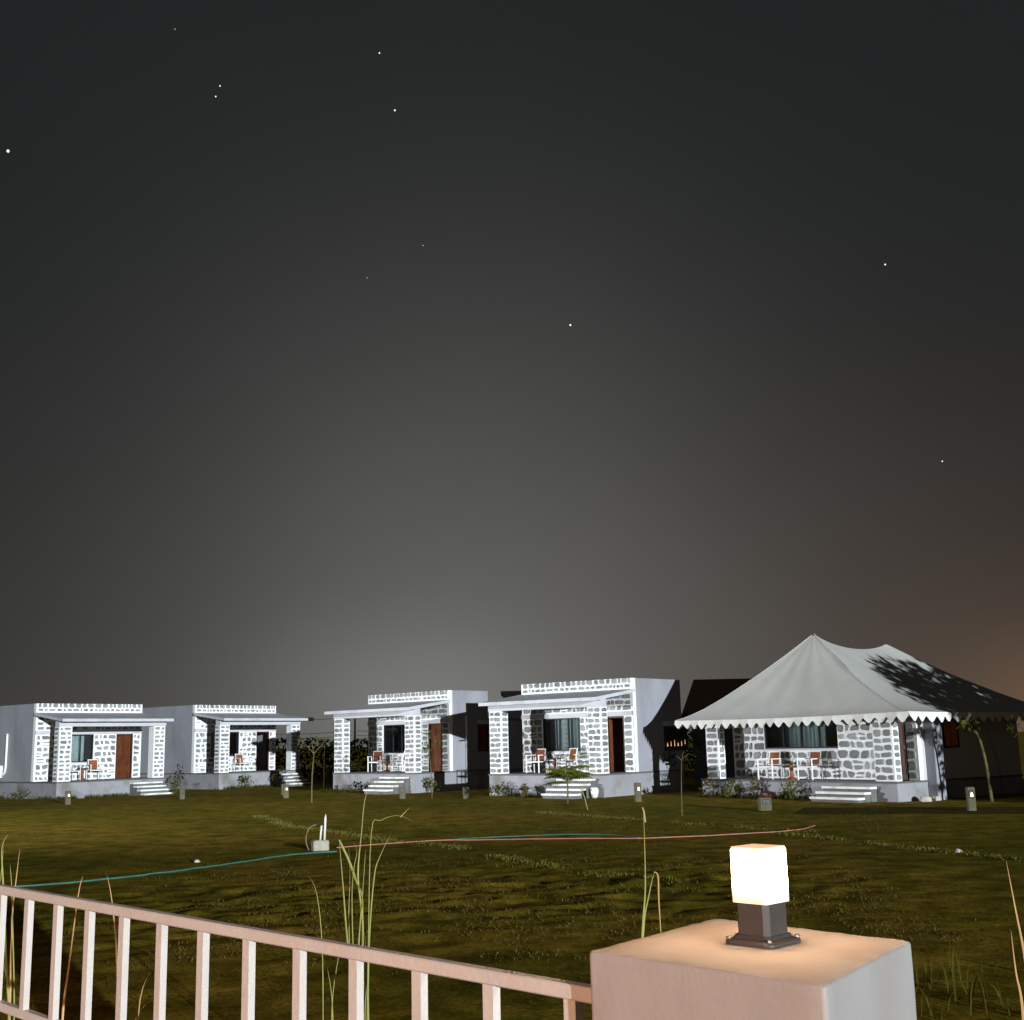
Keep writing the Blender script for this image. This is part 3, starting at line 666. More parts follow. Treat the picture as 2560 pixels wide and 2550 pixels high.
def lathe_thing(name, m, prof, loc, n=12, parent=None):
    mb = MB()
    for r, z in prof:
        for j in range(n): a = 2 * math.pi * j / n; mb.v.append((r * math.cos(a), r * math.sin(a), z))
    for i in range(len(prof) - 1):
        for j in range(n): mb.f.append((i * n + j, i * n + (j + 1) % n, (i + 1) * n + (j + 1) % n, (i + 1) * n + j))
    mb.f.append(tuple(range(n - 1, -1, -1))); e = (len(prof) - 1) * n; mb.f.append(tuple(e + j for j in range(n)))
    return mb.build(name, m, parent, True, loc)
tag(lathe_thing('cup', 'metal_white', [(0.045, 0), (0.06, 0.05), (0.07, 0.14), (0.06, 0.15), (0.05, 0.02)], to_world(H4, 2.12, -0.6, ZF + 0.547)), 'white cup on the small dark porch table', 'cup')
tag(lathe_thing('plastic_pot', 'metal_white', [(0.10, 0.0), (0.13, 0.06), (0.17, 0.24), (0.15, 0.34), (0.09, 0.38), (0.07, 0.36), (0.13, 0.26), (0.06, 0.03)], to_world(H4, 5.35, -P - 0.35, -0.018)), 'round white plastic pot beside the porch steps', 'pot')

# ---------------------------------------------------------------- garden bollards
def bollard(loc, h, label, lit, w=0.13, rz=0.3):
    t = thing('garden_bollard', label, 'bollard', loc, rz, 'small concrete bollards along the cottages')
    b = MB().bbox(-w, w, -w, w, -0.05, h, 0.02)
    b.build('post', 'bollard_concrete', t)
    MB().bbox(-w * 0.62, w * 0.62, -w - 0.03, -w + 0.02, h * 0.52, h * 0.86, 0.012).build('lamp_housing', 'dark_metal', t)
    MB().tube([(0, -w - 0.04, h * 0.62), (0, -w - 0.04, h * 0.76)], [0.035, 0.018], 8).build('bulb', 'lamp_spot' if lit else 'bollard_concrete', t)
    return t
for x, y, h, lit, lb in ((-17.9, 48.9, 0.62, True, 'lit bollard lamp glowing at the foot of the leftmost cottage'), (-14.07, 51.5, 0.55, False, 'unlit pale bollard before the gap of the two left cottages'),
                         (-9.5, 50.3, 0.62, True, 'lit bollard lamp near the second cottage steps and forked sapling'), (-10.2, 53.5, 0.55, False, 'unlit bollard standing behind the lit one by the forked sapling'),
                         (-1.96, 45.9, 0.50, False, 'unlit pale bollard with a dark hole, between the middle cottages'), (3.97, 41.0, 0.72, True, 'lit bollard lamp at the corner of the cottage with the green plant'),
                         (6.89, 34.6, 0.42, False, 'short white bollard with a dark hole before the tent cottage'), (11.86, 32.4, 0.72, True, 'lit bollard lamp at the right end beyond the tent cottage'),
                         (-4.45, 47.2, 0.50, False, 'unlit weathered bollard below the middle cottage door')):
    bollard((x, y, 0.0), h * 0.85, lb, lit, 0.10 if h > 0.45 else 0.16, math.atan2(x, y) * -1 + 0.25)

# ---------------------------------------------------------------- water point and hoses in the field
wp = thing('standpipe', 'concrete block with two upright white pipes in the field', 'standpipe', (-4.014, 24.95, gz(-4.0, 24.95)), 0.35)
MB().bbox(-0.16, 0.16, -0.14, 0.14, -0.05, 0.20, 0.02).build('block', 'concrete', wp)
MB().tube([(0.09, 0.0, 0.20), (0.105, 0.0, 0.62), (0.11, 0, 0.70)], [0.024, 0.024, 0.006], 8).build('pipe', 'pvc', wp, True)
MB().tube([(0.0, -0.02, 0.20), (0.025, -0.02, 0.48)], 0.020, 8).build('pipe', 'pvc', wp, True)
MB().tube(smooth_path([(0.02, -0.02, 0.49), (-0.03, -0.02, 0.50), (-0.07, -0.02, 0.54), (-0.10, -0.02, 0.52)], 3), 0.013, 6).build('tap', 'dark_metal', wp)
MB().tube(smooth_path([(-0.09, -0.02, 0.50), (-0.20, -0.02, 0.46), (-0.28, -0.04, 0.32), (-0.29, -0.06, 0.16), (-0.24, -0.10, 0.02)], 4), 0.011, 6).build('wire', 'wire_brown', wp)
def hose(pts, r, m, label, wob=0.05, seed=1):
    rg = random.Random(seed); q = []
    for i, p in enumerate(pts): q.append((p[0] + rg.uniform(-wob, wob), p[1] + rg.uniform(-wob, wob), 0))
    sp = smooth_path(q, 8); pp = [(v.x, v.y, gz(v.x, v.y) + r + 0.012) for v in sp]
    tag(MB().tube(pp, r, 6).build('garden_hose', m, None, True), label, 'hose', None)
hose([(-9.5, 18.3), (-7.58, 19.5), (-6.67, 20.2), (-5.9, 21.1), (-5.25, 22.1), (-4.55, 23.55), (-4.1, 24.0), (-3.58, 24.23)], 0.015, 'hose_teal', 'teal garden hose running from the standpipe to the left edge', 0.03, 2)
hose([(-3.7, 25.2), (-2.83, 25.87), (-1.70, 26.47), (-0.9, 26.4), (0.0, 26.3), (1.3, 26.1), (2.51, 25.9), (3.6, 26.1), (4.68, 26.34), (6.01, 26.97), (6.69, 28.1)], 0.012, 'hose_pink', 'pinkish red garden hose lying across the field', 0.03, 3)
hose([(-1.6, 26.55), (-0.86, 26.98), (0.45, 27.27), (1.76, 27.1), (2.53, 26.15)], 0.010, 'hose_teal', 'thin teal hose beside the pinkish red one', 0.02, 4)

# ---------------------------------------------------------------- plants
def leaf_quad(mb, c, d, n, L, w):
    d = d.normalized(); a = d.cross(n)
    a = a.normalized() if a.length > 1e-4 else Vector((1, 0, 0)); q = a.cross(d).normalized()
    mb.add([c, c + d * L * 0.45 + a * w + q * w * 0.2, c + d * L - q * L * 0.12, c + d * L * 0.45 - a * w + q * w * 0.2], [(0, 1, 2), (0, 2, 3)])
def rvec(rg): 
    while True:
        v = Vector((rg.uniform(-1, 1), rg.uniform(-1, 1), rg.uniform(-1, 1)))
        if 0.1 < v.length < 1: return v.normalized()
def sapling(name, loc, stem, forks, label, leaves=30, seed=1, lsize=0.16, r=0.03, m='leaf'):
    rg = random.Random(seed); t = thing(name, label, 'tree', loc, 0)
    sp = smooth_path(stem, 4); n = len(sp)
    MB().tube(sp, [r * (1 - 0.5 * i / (n - 1)) for i in range(n)], 6).build('trunk', 'bark', t, True)
    for f in forks:
        q = smooth_path(f, 3); MB().tube(q, [r * 0.55 * (1 - 0.6 * i / (len(q) - 1)) for i in range(len(q))], 5).build('branch', 'bark', t, True)
    cr = MB(); tips = [f[-1] for f in forks] or [stem[-1]]
    for i in range(leaves):
        p = Vector(rg.choice(tips)) + rvec(rg) * rg.uniform(0.0, 0.22); d = rvec(rg); d.z -= 0.3
        leaf_quad(cr, p, d, rvec(rg), lsize * rg.uniform(0.6, 1.3), lsize * 0.25)
    cr.build('crown', m, t)
    return t
sapling('forked_sapling', (-7.58, 45.2, 0), [(0, 0, -0.05), (0.0, 0, 0.9), (0.06, 0, 1.77)], [[(0.06, 0, 1.77), (-0.2, 0.05, 2.05), (-0.52, 0.1, 2.30)], [(0.06, 0, 1.77), (0.25, 0.0, 2.0), (0.5, -0.05, 2.27)], [(0.06, 0, 1.77), (-0.02, 0.1, 2.1), (-0.06, 0.1, 2.4)]], 'bare sapling with a three way fork between two cottages', 16, 3, 0.16, 0.030)
sapling('drooping_sapling', (4.35, 33.0, 0), [(0, 0, -0.05), (0.02, 0, 0.8), (0.06, 0, 1.45)], [[(0.06, 0, 1.45), (0.25, 0, 1.62), (0.48, 0, 1.52)], [(0.06, 0, 1.45), (-0.1, 0.1, 1.6), (-0.22, 0.1, 1.5)], [(0.06, 0, 1.45), (0.14, 0.1, 1.68), (0.3, 0.1, 1.7)]], 'thin sapling with a drooping crown left of the tent cottage', 70, 4, 0.2, 0.016, 'leaf_dark')
sapling('leaning_sapling', (13.87, 36.2, 0), [(0, 0, -0.05), (-0.05, 0, 0.9), (-0.16, 0, 1.7), (-0.34, 0, 2.2), (-0.45, 0, 2.40)], [[(-0.34, 0, 2.2), (-0.5, 0, 2.32), (-0.62, 0, 2.30)], [(-0.2, 0, 1.9), (-0.36, 0, 2.1), (-0.40, 0, 2.30)]], 'slender leaning sapling at the right of the tent cottage', 26, 5, 0.22, 0.045)
sapling('door_sapling', (-3.3, 47.0, 0), [(0, 0, -0.05), (0.0, 0, 0.6), (-0.05, 0, 1.3), (-0.1, 0, 1.95)], [[(-0.08, 0, 1.7), (0.05, 0, 2.05), (0.22, 0, 2.12)], [(-0.1, 0, 1.9), (-0.2, 0, 2.2), (-0.12, 0, 2.4)], [(-0.06, 0, 1.5), (-0.18, 0, 1.7), (-0.2, 0, 1.9)]], 'thin leafy sapling before the middle cottage door', 22, 6, 0.17, 0.022)
sapling('papaya_sapling', (-9.1, 57.6, 0), [(0, 0, -0.05), (0.0, 0, 1.2), (0.03, 0, 2.2)], [[(0.03, 0, 2.2), (0.2, 0, 2.35), (0.34, 0, 2.15)], [(0.03, 0, 2.2), (-0.15, 0, 2.35), (-0.3, 0, 2.28)]], 'tall thin sapling with a drooping leaf behind the middle porch', 16, 8, 0.26, 0.03)
sapling('yard_sapling', (14.6, 35.3, 0), [(0, 0, -0.05), (0.0, 0, 1.2), (0.03, 0, 1.9)], [[(0.03, 0, 1.9), (0.0, 0, 2.1), (-0.3, 0, 2.18)], [(0.03, 0, 1.9), (0.3, 0, 2.1), (0.4, 0, 2.0)], [(0.03, 0, 1.9), (0.1, 0, 2.3), (0.1, 0, 2.4)]], 'young tree with few leaves at the right edge of the picture', 30, 9, 0.2, 0.02)
def frond_plant(loc, label, nf, R, H, seed, m='leaf', name='frond_plant'):
    rg = random.Random(seed); t = thing(name, label, 'plant', loc, 0)
    MB().tube([(0, 0, -0.03), (0.02, 0, H * 0.5), (0, 0, H)], [0.035, 0.03, 0.02], 6).build('stem', 'bark', t, True)
    for k in range(nf):
        a = 2 * math.pi * (k + rg.uniform(-0.3, 0.3)) / nf; e = rg.uniform(0.35, 1.25); h = H * rg.uniform(0.6, 1.0); pts = []
        for i in range(7):
            s = i / 6; rr = R * s * math.cos(e * (1 - s * 0.6)) ; z = h + R * (math.sin(e) * s - 0.62 * s * s * (0.5 + e * 0.45))
            pts.append(Vector((rr * math.cos(a), rr * math.sin(a), z)))
        fb = MB(); fb.tube(pts, [0.010 * (1 - 0.7 * i / 6) for i in range(7)], 4)
        for i in range(1, 7):
            d = (pts[i] - pts[i - 1]).normalized(); sd = d.cross(Vector((0, 0, 1))).normalized()
            for sgn in (-1, 1):
                for off in (0.0, 0.5):
                    p = pts[i - 1].lerp(pts[i], off); L = R * 0.42 * math.sin(math.pi * (0.15 + 0.8 * (i - 1 + off) / 6)) * rg.uniform(0.8, 1.2)
                    leaf_quad(fb, p, d * 0.6 + sd * sgn + Vector((0, 0, -0.25)), Vector((0, 0, 1)), L, L * 0.13)
        fb.build('frond', m, t)
    return t
frond_plant((1.62, 40.9, 0), 'bright green frond plant before the steps of the cottage', 15, 0.95, 1.0, 3, 'leaf_bright')
frond_plant((-7.55, 58.2, 0.0), 'bushy green plant behind the porch floor of the middle cottage', 9, 0.62, 1.3, 5)
tag(MB().tube([(2.06, 36.8, -0.05), (1.98, 36.9, 0.35), (1.86, 37.0, 0.72)], [0.012, 0.012, 0.010], 6).build('garden_stake', 'reed', None), 'thin pale stake leaning before the green frond plant', 'stake')
tag(MB().tube([(3.16, 31.0, -0.05), (3.14, 31.0, 0.25), (3.10, 31.0, 0.36)], [0.022, 0.02, 0.018], 6).build('garden_stake', 'reed_dry', None), 'short yellow stake below the lit bollard corner', 'stake')
def shrub(loc, R, H, label, seed, m='leaf', n=120):
    rg = random.Random(seed); t = thing('shrub', label, 'shrub', loc, 0, 'low shrubs along the cottage plinths'); c = MB()
    st = MB()
    for k in range(5):
        a = rg.uniform(0, 6.28); st.tube([(0, 0, -0.03), (R * 0.3 * math.cos(a), R * 0.3 * math.sin(a), H * 0.5), (R * 0.5 * math.cos(a), R * 0.5 * math.sin(a), H * 0.85)], [0.014, 0.01, 0.005], 4)
    st.build('stem', 'bark', t)
    cl = [(Vector((rg.uniform(-R, R) * 0.6, rg.uniform(-R, R) * 0.6, H * rg.uniform(0.35, 0.85))), R * rg.uniform(0.25, 0.5)) for _ in range(6)]
    for i in range(n):
        p, r = rg.choice(cl); d = rvec(rg); q = p + d * r * rg.uniform(0.5, 1.0)
        if q.z < 0.02: continue
        leaf_quad(c, q, d + rvec(rg) * 0.8 + Vector((0, 0, 0.3)), rvec(rg), rg.uniform(0.07, 0.16), rg.uniform(0.02, 0.04))
    c.build('foliage', m, t); return t
for hp, u, y, R, H, lb, sd, mm in ((HT, 0.9, -0.45, 0.42, 0.55, 'leftmost low shrub against the tent cottage plinth', 31, 'leaf_dry'), (HT, 1.9, -0.5, 0.34, 0.5, 'second low shrub from the left below the tent cottage porch', 32, 'leaf'),
        (HT, 2.9, -0.4, 0.40, 0.62, 'dry brown shrub below the middle of the tent cottage porch', 33, 'leaf_dry'), (HT, 4.6, -0.5, 0.45, 0.6, 'dark shrub just left of the tent cottage steps', 34, 'leaf'),
        (H4, 0.9, -P - 0.5, 0.4, 0.5, 'weedy shrub at the plinth left of the frond plant', 35, 'leaf'), (H4, 2.3, -P - 0.7, 0.3, 0.42, 'small weed clump left of the steps of the cottage with the pot', 36, 'leaf_dry'),
        (H3, 2.6, -P - 0.7, 0.55, 0.42, 'dark low shrub left of the middle cottage steps', 37, 'leaf_dark'), (H3, 5.9, -P + 0.6, 0.45, 0.6, 'green shrub at the right corner of the middle cottage', 38, 'leaf'),
        (H2, 1.4, -P - 0.5, 0.5, 0.6, 'shrub at the plinth of the second cottage, away from the steps', 40, 'leaf'),
        (H2, 3.2, -P - 0.9, 0.55, 0.8, 'tall weedy shrub beside the second cottage steps', 41, 'leaf_dry'),
        (H1, 5.0, -P - 1.5, 0.5, 0.8, 'dark green shrub in front of the leftmost cottage steps', 43, 'leaf'), (H1, 5.9, -P - 0.4, 0.5, 1.6, 'tall dark plant beside the right pillar of the leftmost cottage', 44, 'leaf_dark'),
        (H1, -0.9, -0.4, 0.7, 0.35, 'low weeds along the side wall of the leftmost cottage', 45, 'leaf'),):
    w = to_world(hp, u, y); shrub((w[0], w[1], 0.0), R, H, lb, sd, mm)
def rock(loc, s, label, seed, m='rock', name='boulder', fl=0.6):
    rg = random.Random(seed); mb = MB(); n, k = 10, 6
    mb.v.append((0, 0, s * fl))
    for i in range(1, k):
        ph = math.pi * i / k
        for j in range(n):
            a = 2 * math.pi * j / n; r = s * rg.uniform(0.8, 1.12); mb.v.append((r * math.sin(ph) * math.cos(a), r * math.sin(ph) * math.sin(a), r * fl * math.cos(ph)))
    mb.v.append((0, 0, -s * fl))
    for j in range(n): mb.f.append((0, 1 + j, 1 + (j + 1) % n))
    for i in range(k - 2):
        for j in range(n): a = 1 + i * n; mb.f.append((a + j, a + n + j, a + n + (j + 1) % n, a + (j + 1) % n))
    e = len(mb.v) - 1; a = 1 + (k - 2) * n
    for j in range(n): mb.f.append((e, a + (j + 1) % n, a + j))
    o = mb.build(name, m, None, False, loc); return tag(o, label, 'rock', None)
w = to_world(HT, 3.7, -0.7); rock((w[0], w[1], 0.12), 0.30, 'dark reddish brown boulder before the tent cottage plinth', 3, 'wood_dark')
w = to_world(HT, 8.75, 0.75); rock((w[0], w[1], 0.06), 0.2, 'pale rubble stone at the right corner of the tent cottage plinth', 4, 'rubble_white')
w = to_world(HT, 8.7, 1.3); rock((w[0], w[1], 0.05), 0.15, 'small pale rubble stone behind the corner one at the tent cottage', 5, 'rubble_white')
rock((-5.95, 22.9, gz(-5.95, 22.9) + 0.02), 0.06, 'small pale stone alone in the dark turf behind the teal hose', 7, 'rubble_white')
rock((7.6, 21.6, gz(7.6, 21.6) + 0.02), 0.07, 'small pale stone near the right edge of the field', 8, 'rubble_white')
def big_tree(loc, R, H, label, seed):
    rg = random.Random(seed); t = thing('leafy_tree', label, 'tree', loc, 0)
    MB().tube([(0, 0, -0.3), (0.1, 0, 1.2), (0.0, 0.1, 2.6), (0.15, 0, 4.5)], [0.36, 0.30, 0.26, 0.14], 8).build('trunk', 'bark', t, True)
    cl = []
    for k in range(26):
        a = rg.uniform(0, 6.28); rr_ = R * 0.72 * math.sqrt(rg.uniform(0.02, 1.0)); c = Vector((rr_ * math.cos(a), rr_ * math.sin(a), rg.uniform(0.22, 0.8) * H)); cl.append((c, R * rg.uniform(0.24, 0.34)))
        MB().tube(smooth_path([(0.05, 0, 2.3), (c.x * 0.45, c.y * 0.45, 1.6 + c.z * 0.4), tuple(c)], 3), [0.13, 0.12, 0.11, 0.09, 0.07, 0.05, 0.03], 5).build('branch', 'bark', t, True)
    cr = MB()
    for k in range(26000):
        c, r0 = rg.choice(cl); d = rvec(rg); q = c + d * r0 * rg.uniform(0.35, 1.0)
        if q.z > 0.5: leaf_quad(cr, q, d + rvec(rg), rvec(rg), rg.uniform(0.25, 0.5), rg.uniform(0.08, 0.15))
    cr.build('crown', 'leaf', t)
big_tree((25.7, 26.2, 0), 7.3, 5.9, 'large leafy tree beyond the right edge, shading the tent cottage', 8)
big_tree((30.0, 29.0, 0), 5.6, 8.0, 'added taller leafy tree out of view at the right, deepening the tent cottage shade', 18)  # second tree added out of view to darken the tent's right side

# reed clumps by the railing
REEDS = {
'centre':[
  (0.014,[(-0.872,6.88,0.291),(-0.909,6.91,0.587),(-0.963,6.94,1.008),(-0.99,6.97,1.27),(-1.018,7.0,1.527)]),
  (0.013,[(-1.018,7.0,1.527),(-0.968,7.03,1.414),(-0.931,7.06,1.301),(-0.9,7.09,1.21),(-0.897,7.12,1.054)]),
  (0.011,[(-0.914,7.12,0.229),(-0.905,7.15,0.856),(-0.909,7.18,1.079),(-0.939,7.21,1.31),(-0.922,7.24,1.554),(-0.907,7.27,1.732),(-0.868,7.3,1.845)]),
  (0.011,[(-0.923,6.94,0.276),(-0.917,6.97,0.678),(-0.906,7.0,0.978),(-0.89,7.03,1.226),(-0.876,7.06,1.471)]),
  (0.010,[(-0.851,7.06,0.244),(-0.866,7.09,0.653),(-0.861,7.12,1.002),(-0.837,7.15,1.314),(-0.808,7.18,1.417),(-0.744,7.21,1.55)]),
  (0.005,[(-0.851,6.88,0.29),(-0.844,6.91,0.895),(-0.83,6.94,1.564),(-0.78,6.97,1.631),(-0.685,7.0,1.653),(-0.591,7.03,1.614)]),
  (0.008,[(-0.672,7.0,1.644),(-0.617,7.03,1.701)]),
  (0.006,[(-0.958,7.12,0.23),(-0.968,7.15,0.643),(-0.987,7.18,1.07),(-0.985,7.21,1.331),(-1.001,7.24,1.485)]),
  (0.006,[(-0.913,6.94,0.276),(-0.929,6.97,0.782),(-0.945,7.0,1.201),(-0.938,7.03,1.37),(-0.926,7.06,1.454),(-0.949,7.09,1.507)]),
  (0.006,[(-0.873,7.06,0.244),(-0.884,7.09,0.548),(-0.874,7.12,0.817),(-0.896,7.15,1.007)]),
  (0.006,[(-1.072,6.88,0.295),(-1.094,6.91,0.942),(-1.132,6.94,1.242),(-1.185,6.97,1.34)]),
  (0.007,[(-1.029,7.0,0.263),(-1.058,7.03,0.669),(-1.09,7.06,0.832)]),
  (0.006,[(-1.058,7.12,0.233),(-1.076,7.15,0.603),(-1.048,7.18,0.854),(-1.036,7.21,0.881)]),
],
'left':[
  (0.012,[(-2.549,6.38,0.456),(-2.623,6.41,1.019),(-2.672,6.44,1.387),(-2.701,6.47,1.565),(-2.686,6.5,1.631)]),
  (0.012,[(-2.637,6.5,0.427),(-2.641,6.53,0.803),(-2.665,6.56,1.193),(-2.667,6.59,1.391),(-2.667,6.62,1.552)]),
  (0.008,[(-2.661,6.62,0.396),(-2.701,6.65,0.8),(-2.757,6.68,1.016)]),
  (0.008,[(-2.573,6.44,0.629),(-2.634,6.47,1.304),(-2.667,6.5,1.481)]),
  (0.010,[(-2.708,6.56,0.508),(-2.751,6.59,1.191),(-2.754,6.62,1.574)]),
],
'leftb':[
  (0.011,[(-2.129,5.88,0.576),(-2.14,5.91,0.872),(-2.136,5.94,1.034),(-2.115,5.97,1.373),(-2.107,6.0,1.461)]),
  (0.010,[(-1.901,6.0,0.54),(-1.938,6.03,1.068),(-1.981,6.06,1.331),(-2.02,6.09,1.454)]),
  (0.008,[(-2.12,6.12,0.514),(-2.12,6.15,0.904),(-2.119,6.18,1.084),(-2.124,6.21,1.268)]),
  (0.007,[(-1.817,5.94,0.554),(-1.802,5.97,0.897),(-1.768,6.0,1.015)]),
  (0.007,[(-1.892,6.06,0.524),(-1.863,6.09,0.766),(-1.818,6.12,0.849)]),
],
'mid':[
  (0.008,[(0.487,5.38,0.806),(0.519,5.41,1.234),(0.541,5.44,1.395),(0.55,5.47,1.577),(0.554,5.5,1.75)]),
  (0.010,[(0.501,5.5,0.778),(0.534,5.53,1.216),(0.568,5.56,1.363),(0.599,5.59,1.462)]),
  (0.007,[(0.602,5.62,1.459),(0.623,5.65,1.438),(0.625,5.68,1.33),(0.631,5.71,1.187),(0.634,5.74,1.061)]),
],
'right':[
  (0.012,[(1.723,4.38,0.881),(1.755,4.41,1.131),(1.762,4.44,1.284),(1.76,4.47,1.415),(1.754,4.5,1.591)]),
  (0.011,[(1.756,4.5,0.849),(1.773,4.53,1.093),(1.774,4.56,1.196),(1.782,4.59,1.336)]),
],
}
RL = {'centre': 'tall clump of green reed blades standing behind the middle of the railing', 'left': 'reed clump at the left edge behind the railing', 'leftb': 'sparse dry reed blades behind the third and fourth balusters',
      'mid': 'thin reed stalk with one folded blade left of the lamp pillar', 'right': 'two orange dry reed blades at the right edge'}
RM = {'centre': 'reed', 'left': 'reed', 'leftb': 'reed_dry', 'mid': 'reed', 'right': 'reed_dry'}
for k, bl in REEDS.items():
    b0 = bl[0][1][0]; gx, gy = b0[0], b0[1]; z0 = gz(gx, gy)
    t = thing('reed_clump', RL[k], 'reeds', (gx, gy, z0), 0)
    for i, (wd, pts) in enumerate(bl):
        p = [Vector(q) - Vector((gx, gy, z0)) for q in pts]
        if pts[0][2] < 0.95: p = [Vector((p[0].x * 0.6, p[0].y * 0.6, -0.03))] + p
        m = RM[k]
        if k == 'mid' and i == 2: m = 'reed_dry'
        if k == 'left' and i == 1: m = 'reed_dry'
        MB().ribbon(smooth_path(p, 4), wd * 1.0).build('blade', m, t)

# ---------------------------------------------------------------- grass: uncountable
def grass(name, xy, hmin, hmax, wid, m, label, seed, lean=0.5):
    r = np.random.default_rng(seed); n = len(xy); x, y = xy[:, 0], xy[:, 1]; z = ground_z(x, y) - 0.01
    h = r.uniform(hmin, hmax, n); a = r.uniform(0, 2 * np.pi, n); l = r.uniform(0, lean, n) * h; b = r.uniform(0, 2 * np.pi, n); w = wid * r.uniform(0.6, 1.4, n)
    v = np.empty((n, 5, 3)); ca, sa = np.cos(a) * w, np.sin(a) * w; cb, sb = np.cos(b) * l, np.sin(b) * l
    v[:, 0] = np.stack([x - ca, y - sa, z], 1); v[:, 1] = np.stack([x + ca, y + sa, z], 1)
    v[:, 2] = np.stack([x + ca * 0.8 + cb * 0.35, y + sa * 0.8 + sb * 0.35, z + h * 0.55], 1); v[:, 3] = np.stack([x - ca * 0.8 + cb * 0.35, y - sa * 0.8 + sb * 0.35, z + h * 0.55], 1)
    v[:, 4] = np.stack([x + cb, y + sb, z + h * 0.92], 1)
    k = np.arange(n)[:, None] * 5
    f = np.concatenate([k + np.array([[0, 1, 2, 3]]), ], 1).tolist() + (k + np.array([[3, 2, 4]])).tolist()
    me = bpy.data.meshes.new(name); me.from_pydata(v.reshape(-1, 3).tolist(), [], f); me.update(); me.materials.append(MATS[m])
    tag(link(name, me), label, None, None, 'stuff')
def scatter(n, x0, x1, y0, y1, seed, f=0.5, th=0.0):
    r = np.random.default_rng(seed); x = r.uniform(x0, x1, n); u = r.uniform(0, 1, n); y = y0 * (y1 / y0) ** u
    keep = (fbm(x, y, f, 3) > th) & (np.abs(x) < 0.47 * y + 1.5); return np.stack([x, y], 1)[keep]
def strip(pts, n, wid, seed):
    r = np.random.default_rng(seed); P = np.array(pts); seg = np.linalg.norm(np.diff(P, axis=0), axis=1); c = np.concatenate([[0], np.cumsum(seg)]); s = r.uniform(0, c[-1], n)
    x = np.interp(s, c, P[:, 0]) + r.normal(0, wid, n); y = np.interp(s, c, P[:, 1]) + r.normal(0, wid, n)
    keep = fbm(x, y, 1.2, 2) > -0.18; return np.stack([x, y], 1)[keep]
grass('grass', scatter(60000, -15, 15, 5, 45, 1, 0.45, -0.1), 0.012, 0.045, 0.006, 'grass', 'thin olive turf scattered over the dark field', 1, 0.9)
grass('tall_grass', scatter(5000, -7, 7, 4.5, 11, 2, 0.6, 0.12), 0.08, 0.34, 0.007, 'weed', 'longer weeds growing below the railing', 2, 0.7)
E1 = strip([(-8.0, 37.7), (-6.1, 32.6), (-4.3, 29.7), (-2.73, 26.6), (-1.56, 25.5), (-0.29, 22.4), (0.77, 20.1), (2.28, 17.9)], 5200, 0.13, 5)
E2 = strip([(5.4, 26.8), (5.96, 25.6), (6.8, 23.4), (8.1, 20.0), (8.8, 18)], 1500, 0.14, 6); E3 = strip([(0.5, 36.4), (3.1, 31.8), (4.7, 29.0), (6.3, 26.6)], 1500, 0.16, 7)
E4 = np.concatenate([scatter(16000, -5.5, 5.0, 12, 22, 8, 1.0, 0.10), scatter(9000, -10, 10, 20, 38, 12, 0.5, 0.16)])
grass('pale_grass', np.concatenate([E1, E2, E3]), 0.015, 0.075, 0.006, 'grass_pale', 'pale straw grass growing along the old furrow edges', 4, 0.9)
grass('dry_grass', E4, 0.015, 0.055, 0.006, 'stubble', 'dry brown stubble over the rough soil', 9, 1.3)
E5 = np.concatenate([strip([to_world(h, -0.3, -P - 0.35)[:2], to_world(h, 3.4, -P - 0.35)[:2]], 700, 0.14, 20 + i) for i, h in enumerate((H1, H2, H3, H4))] + [strip([to_world(HT, 0, -0.3)[:2], to_world(HT, 5.4, -0.3)[:2]], 900, 0.15, 30), strip([to_world(H1, -0.25, 5)[:2], to_world(H1, -0.25, -P)[:2]], 700, 0.15, 31)])
grass('weeds', E5, 0.05, 0.24, 0.010, 'weed', 'weeds growing along the foot of the cottage plinths', 11, 0.8)

# ---------------------------------------------------------------- far hedge and pole
def hedge(x0, x1, y, h, seed):
    r = np.random.default_rng(seed); n = 16000; x = r.uniform(x0, x1, n); top = h + 0.55 * fbm(x, x * 0 + 3.3, 0.45, 3) + 0.25 * fbm(x, x * 0 + 9.3, 2.2, 2); z = r.uniform(0, 1, n) ** 0.75 * top; yy = y + r.normal(0, 0.7, n)
    a = r.normal(0, 1, (n, 3)); b = r.normal(0, 1, (n, 3)); a /= np.linalg.norm(a, axis=1)[:, None]; b /= np.linalg.norm(b, axis=1)[:, None]; s = r.uniform(0.07, 0.2, n)[:, None]; c = np.stack([x, yy, z], 1)
    v = np.stack([c - a * s, c + b * s * 0.6, c + a * s, c - b * s * 0.6], 1).reshape(-1, 3).tolist(); f = (np.arange(n)[:, None] * 4 + np.array([[0, 1, 2, 3]])).tolist()
    me = bpy.data.meshes.new('hedge'); me.from_pydata(v, [], f); me.update(); me.materials.append(MATS['leaf_dark']); tag(link('hedge', me), 'dark hedge of bushes far behind the cottages', None, None, 'stuff')
hedge(-34, 26, 76, 2.55, 3)
pl = thing('utility_pole', 'dark utility pole seen through the middle cottage porch', 'pole', (-21.3, 160.0, 0))
MB().tube([(0, 0, -0.2), (0.05, 0, 6.2)], [0.16, 0.11], 8).build('post', 'pole_dark', pl)
MB().bar((-0.9, 0, 5.7), (0.9, 0, 5.7), 0.12).build('cross_arm', 'pole_dark', pl)
for k, zz in enumerate((5.72, 3.9, 3.3)):
    for sg in (-1, 1):
        pts = [(sg * (0.3 + 14 * i / 8), 0.4 * i, zz + 0.9 * ((i / 8 - 0.5) ** 2 - 0.25)) for i in range(9)]
        MB().tube(pts, 0.03, 4).build('wire', 'pole_dark', pl)

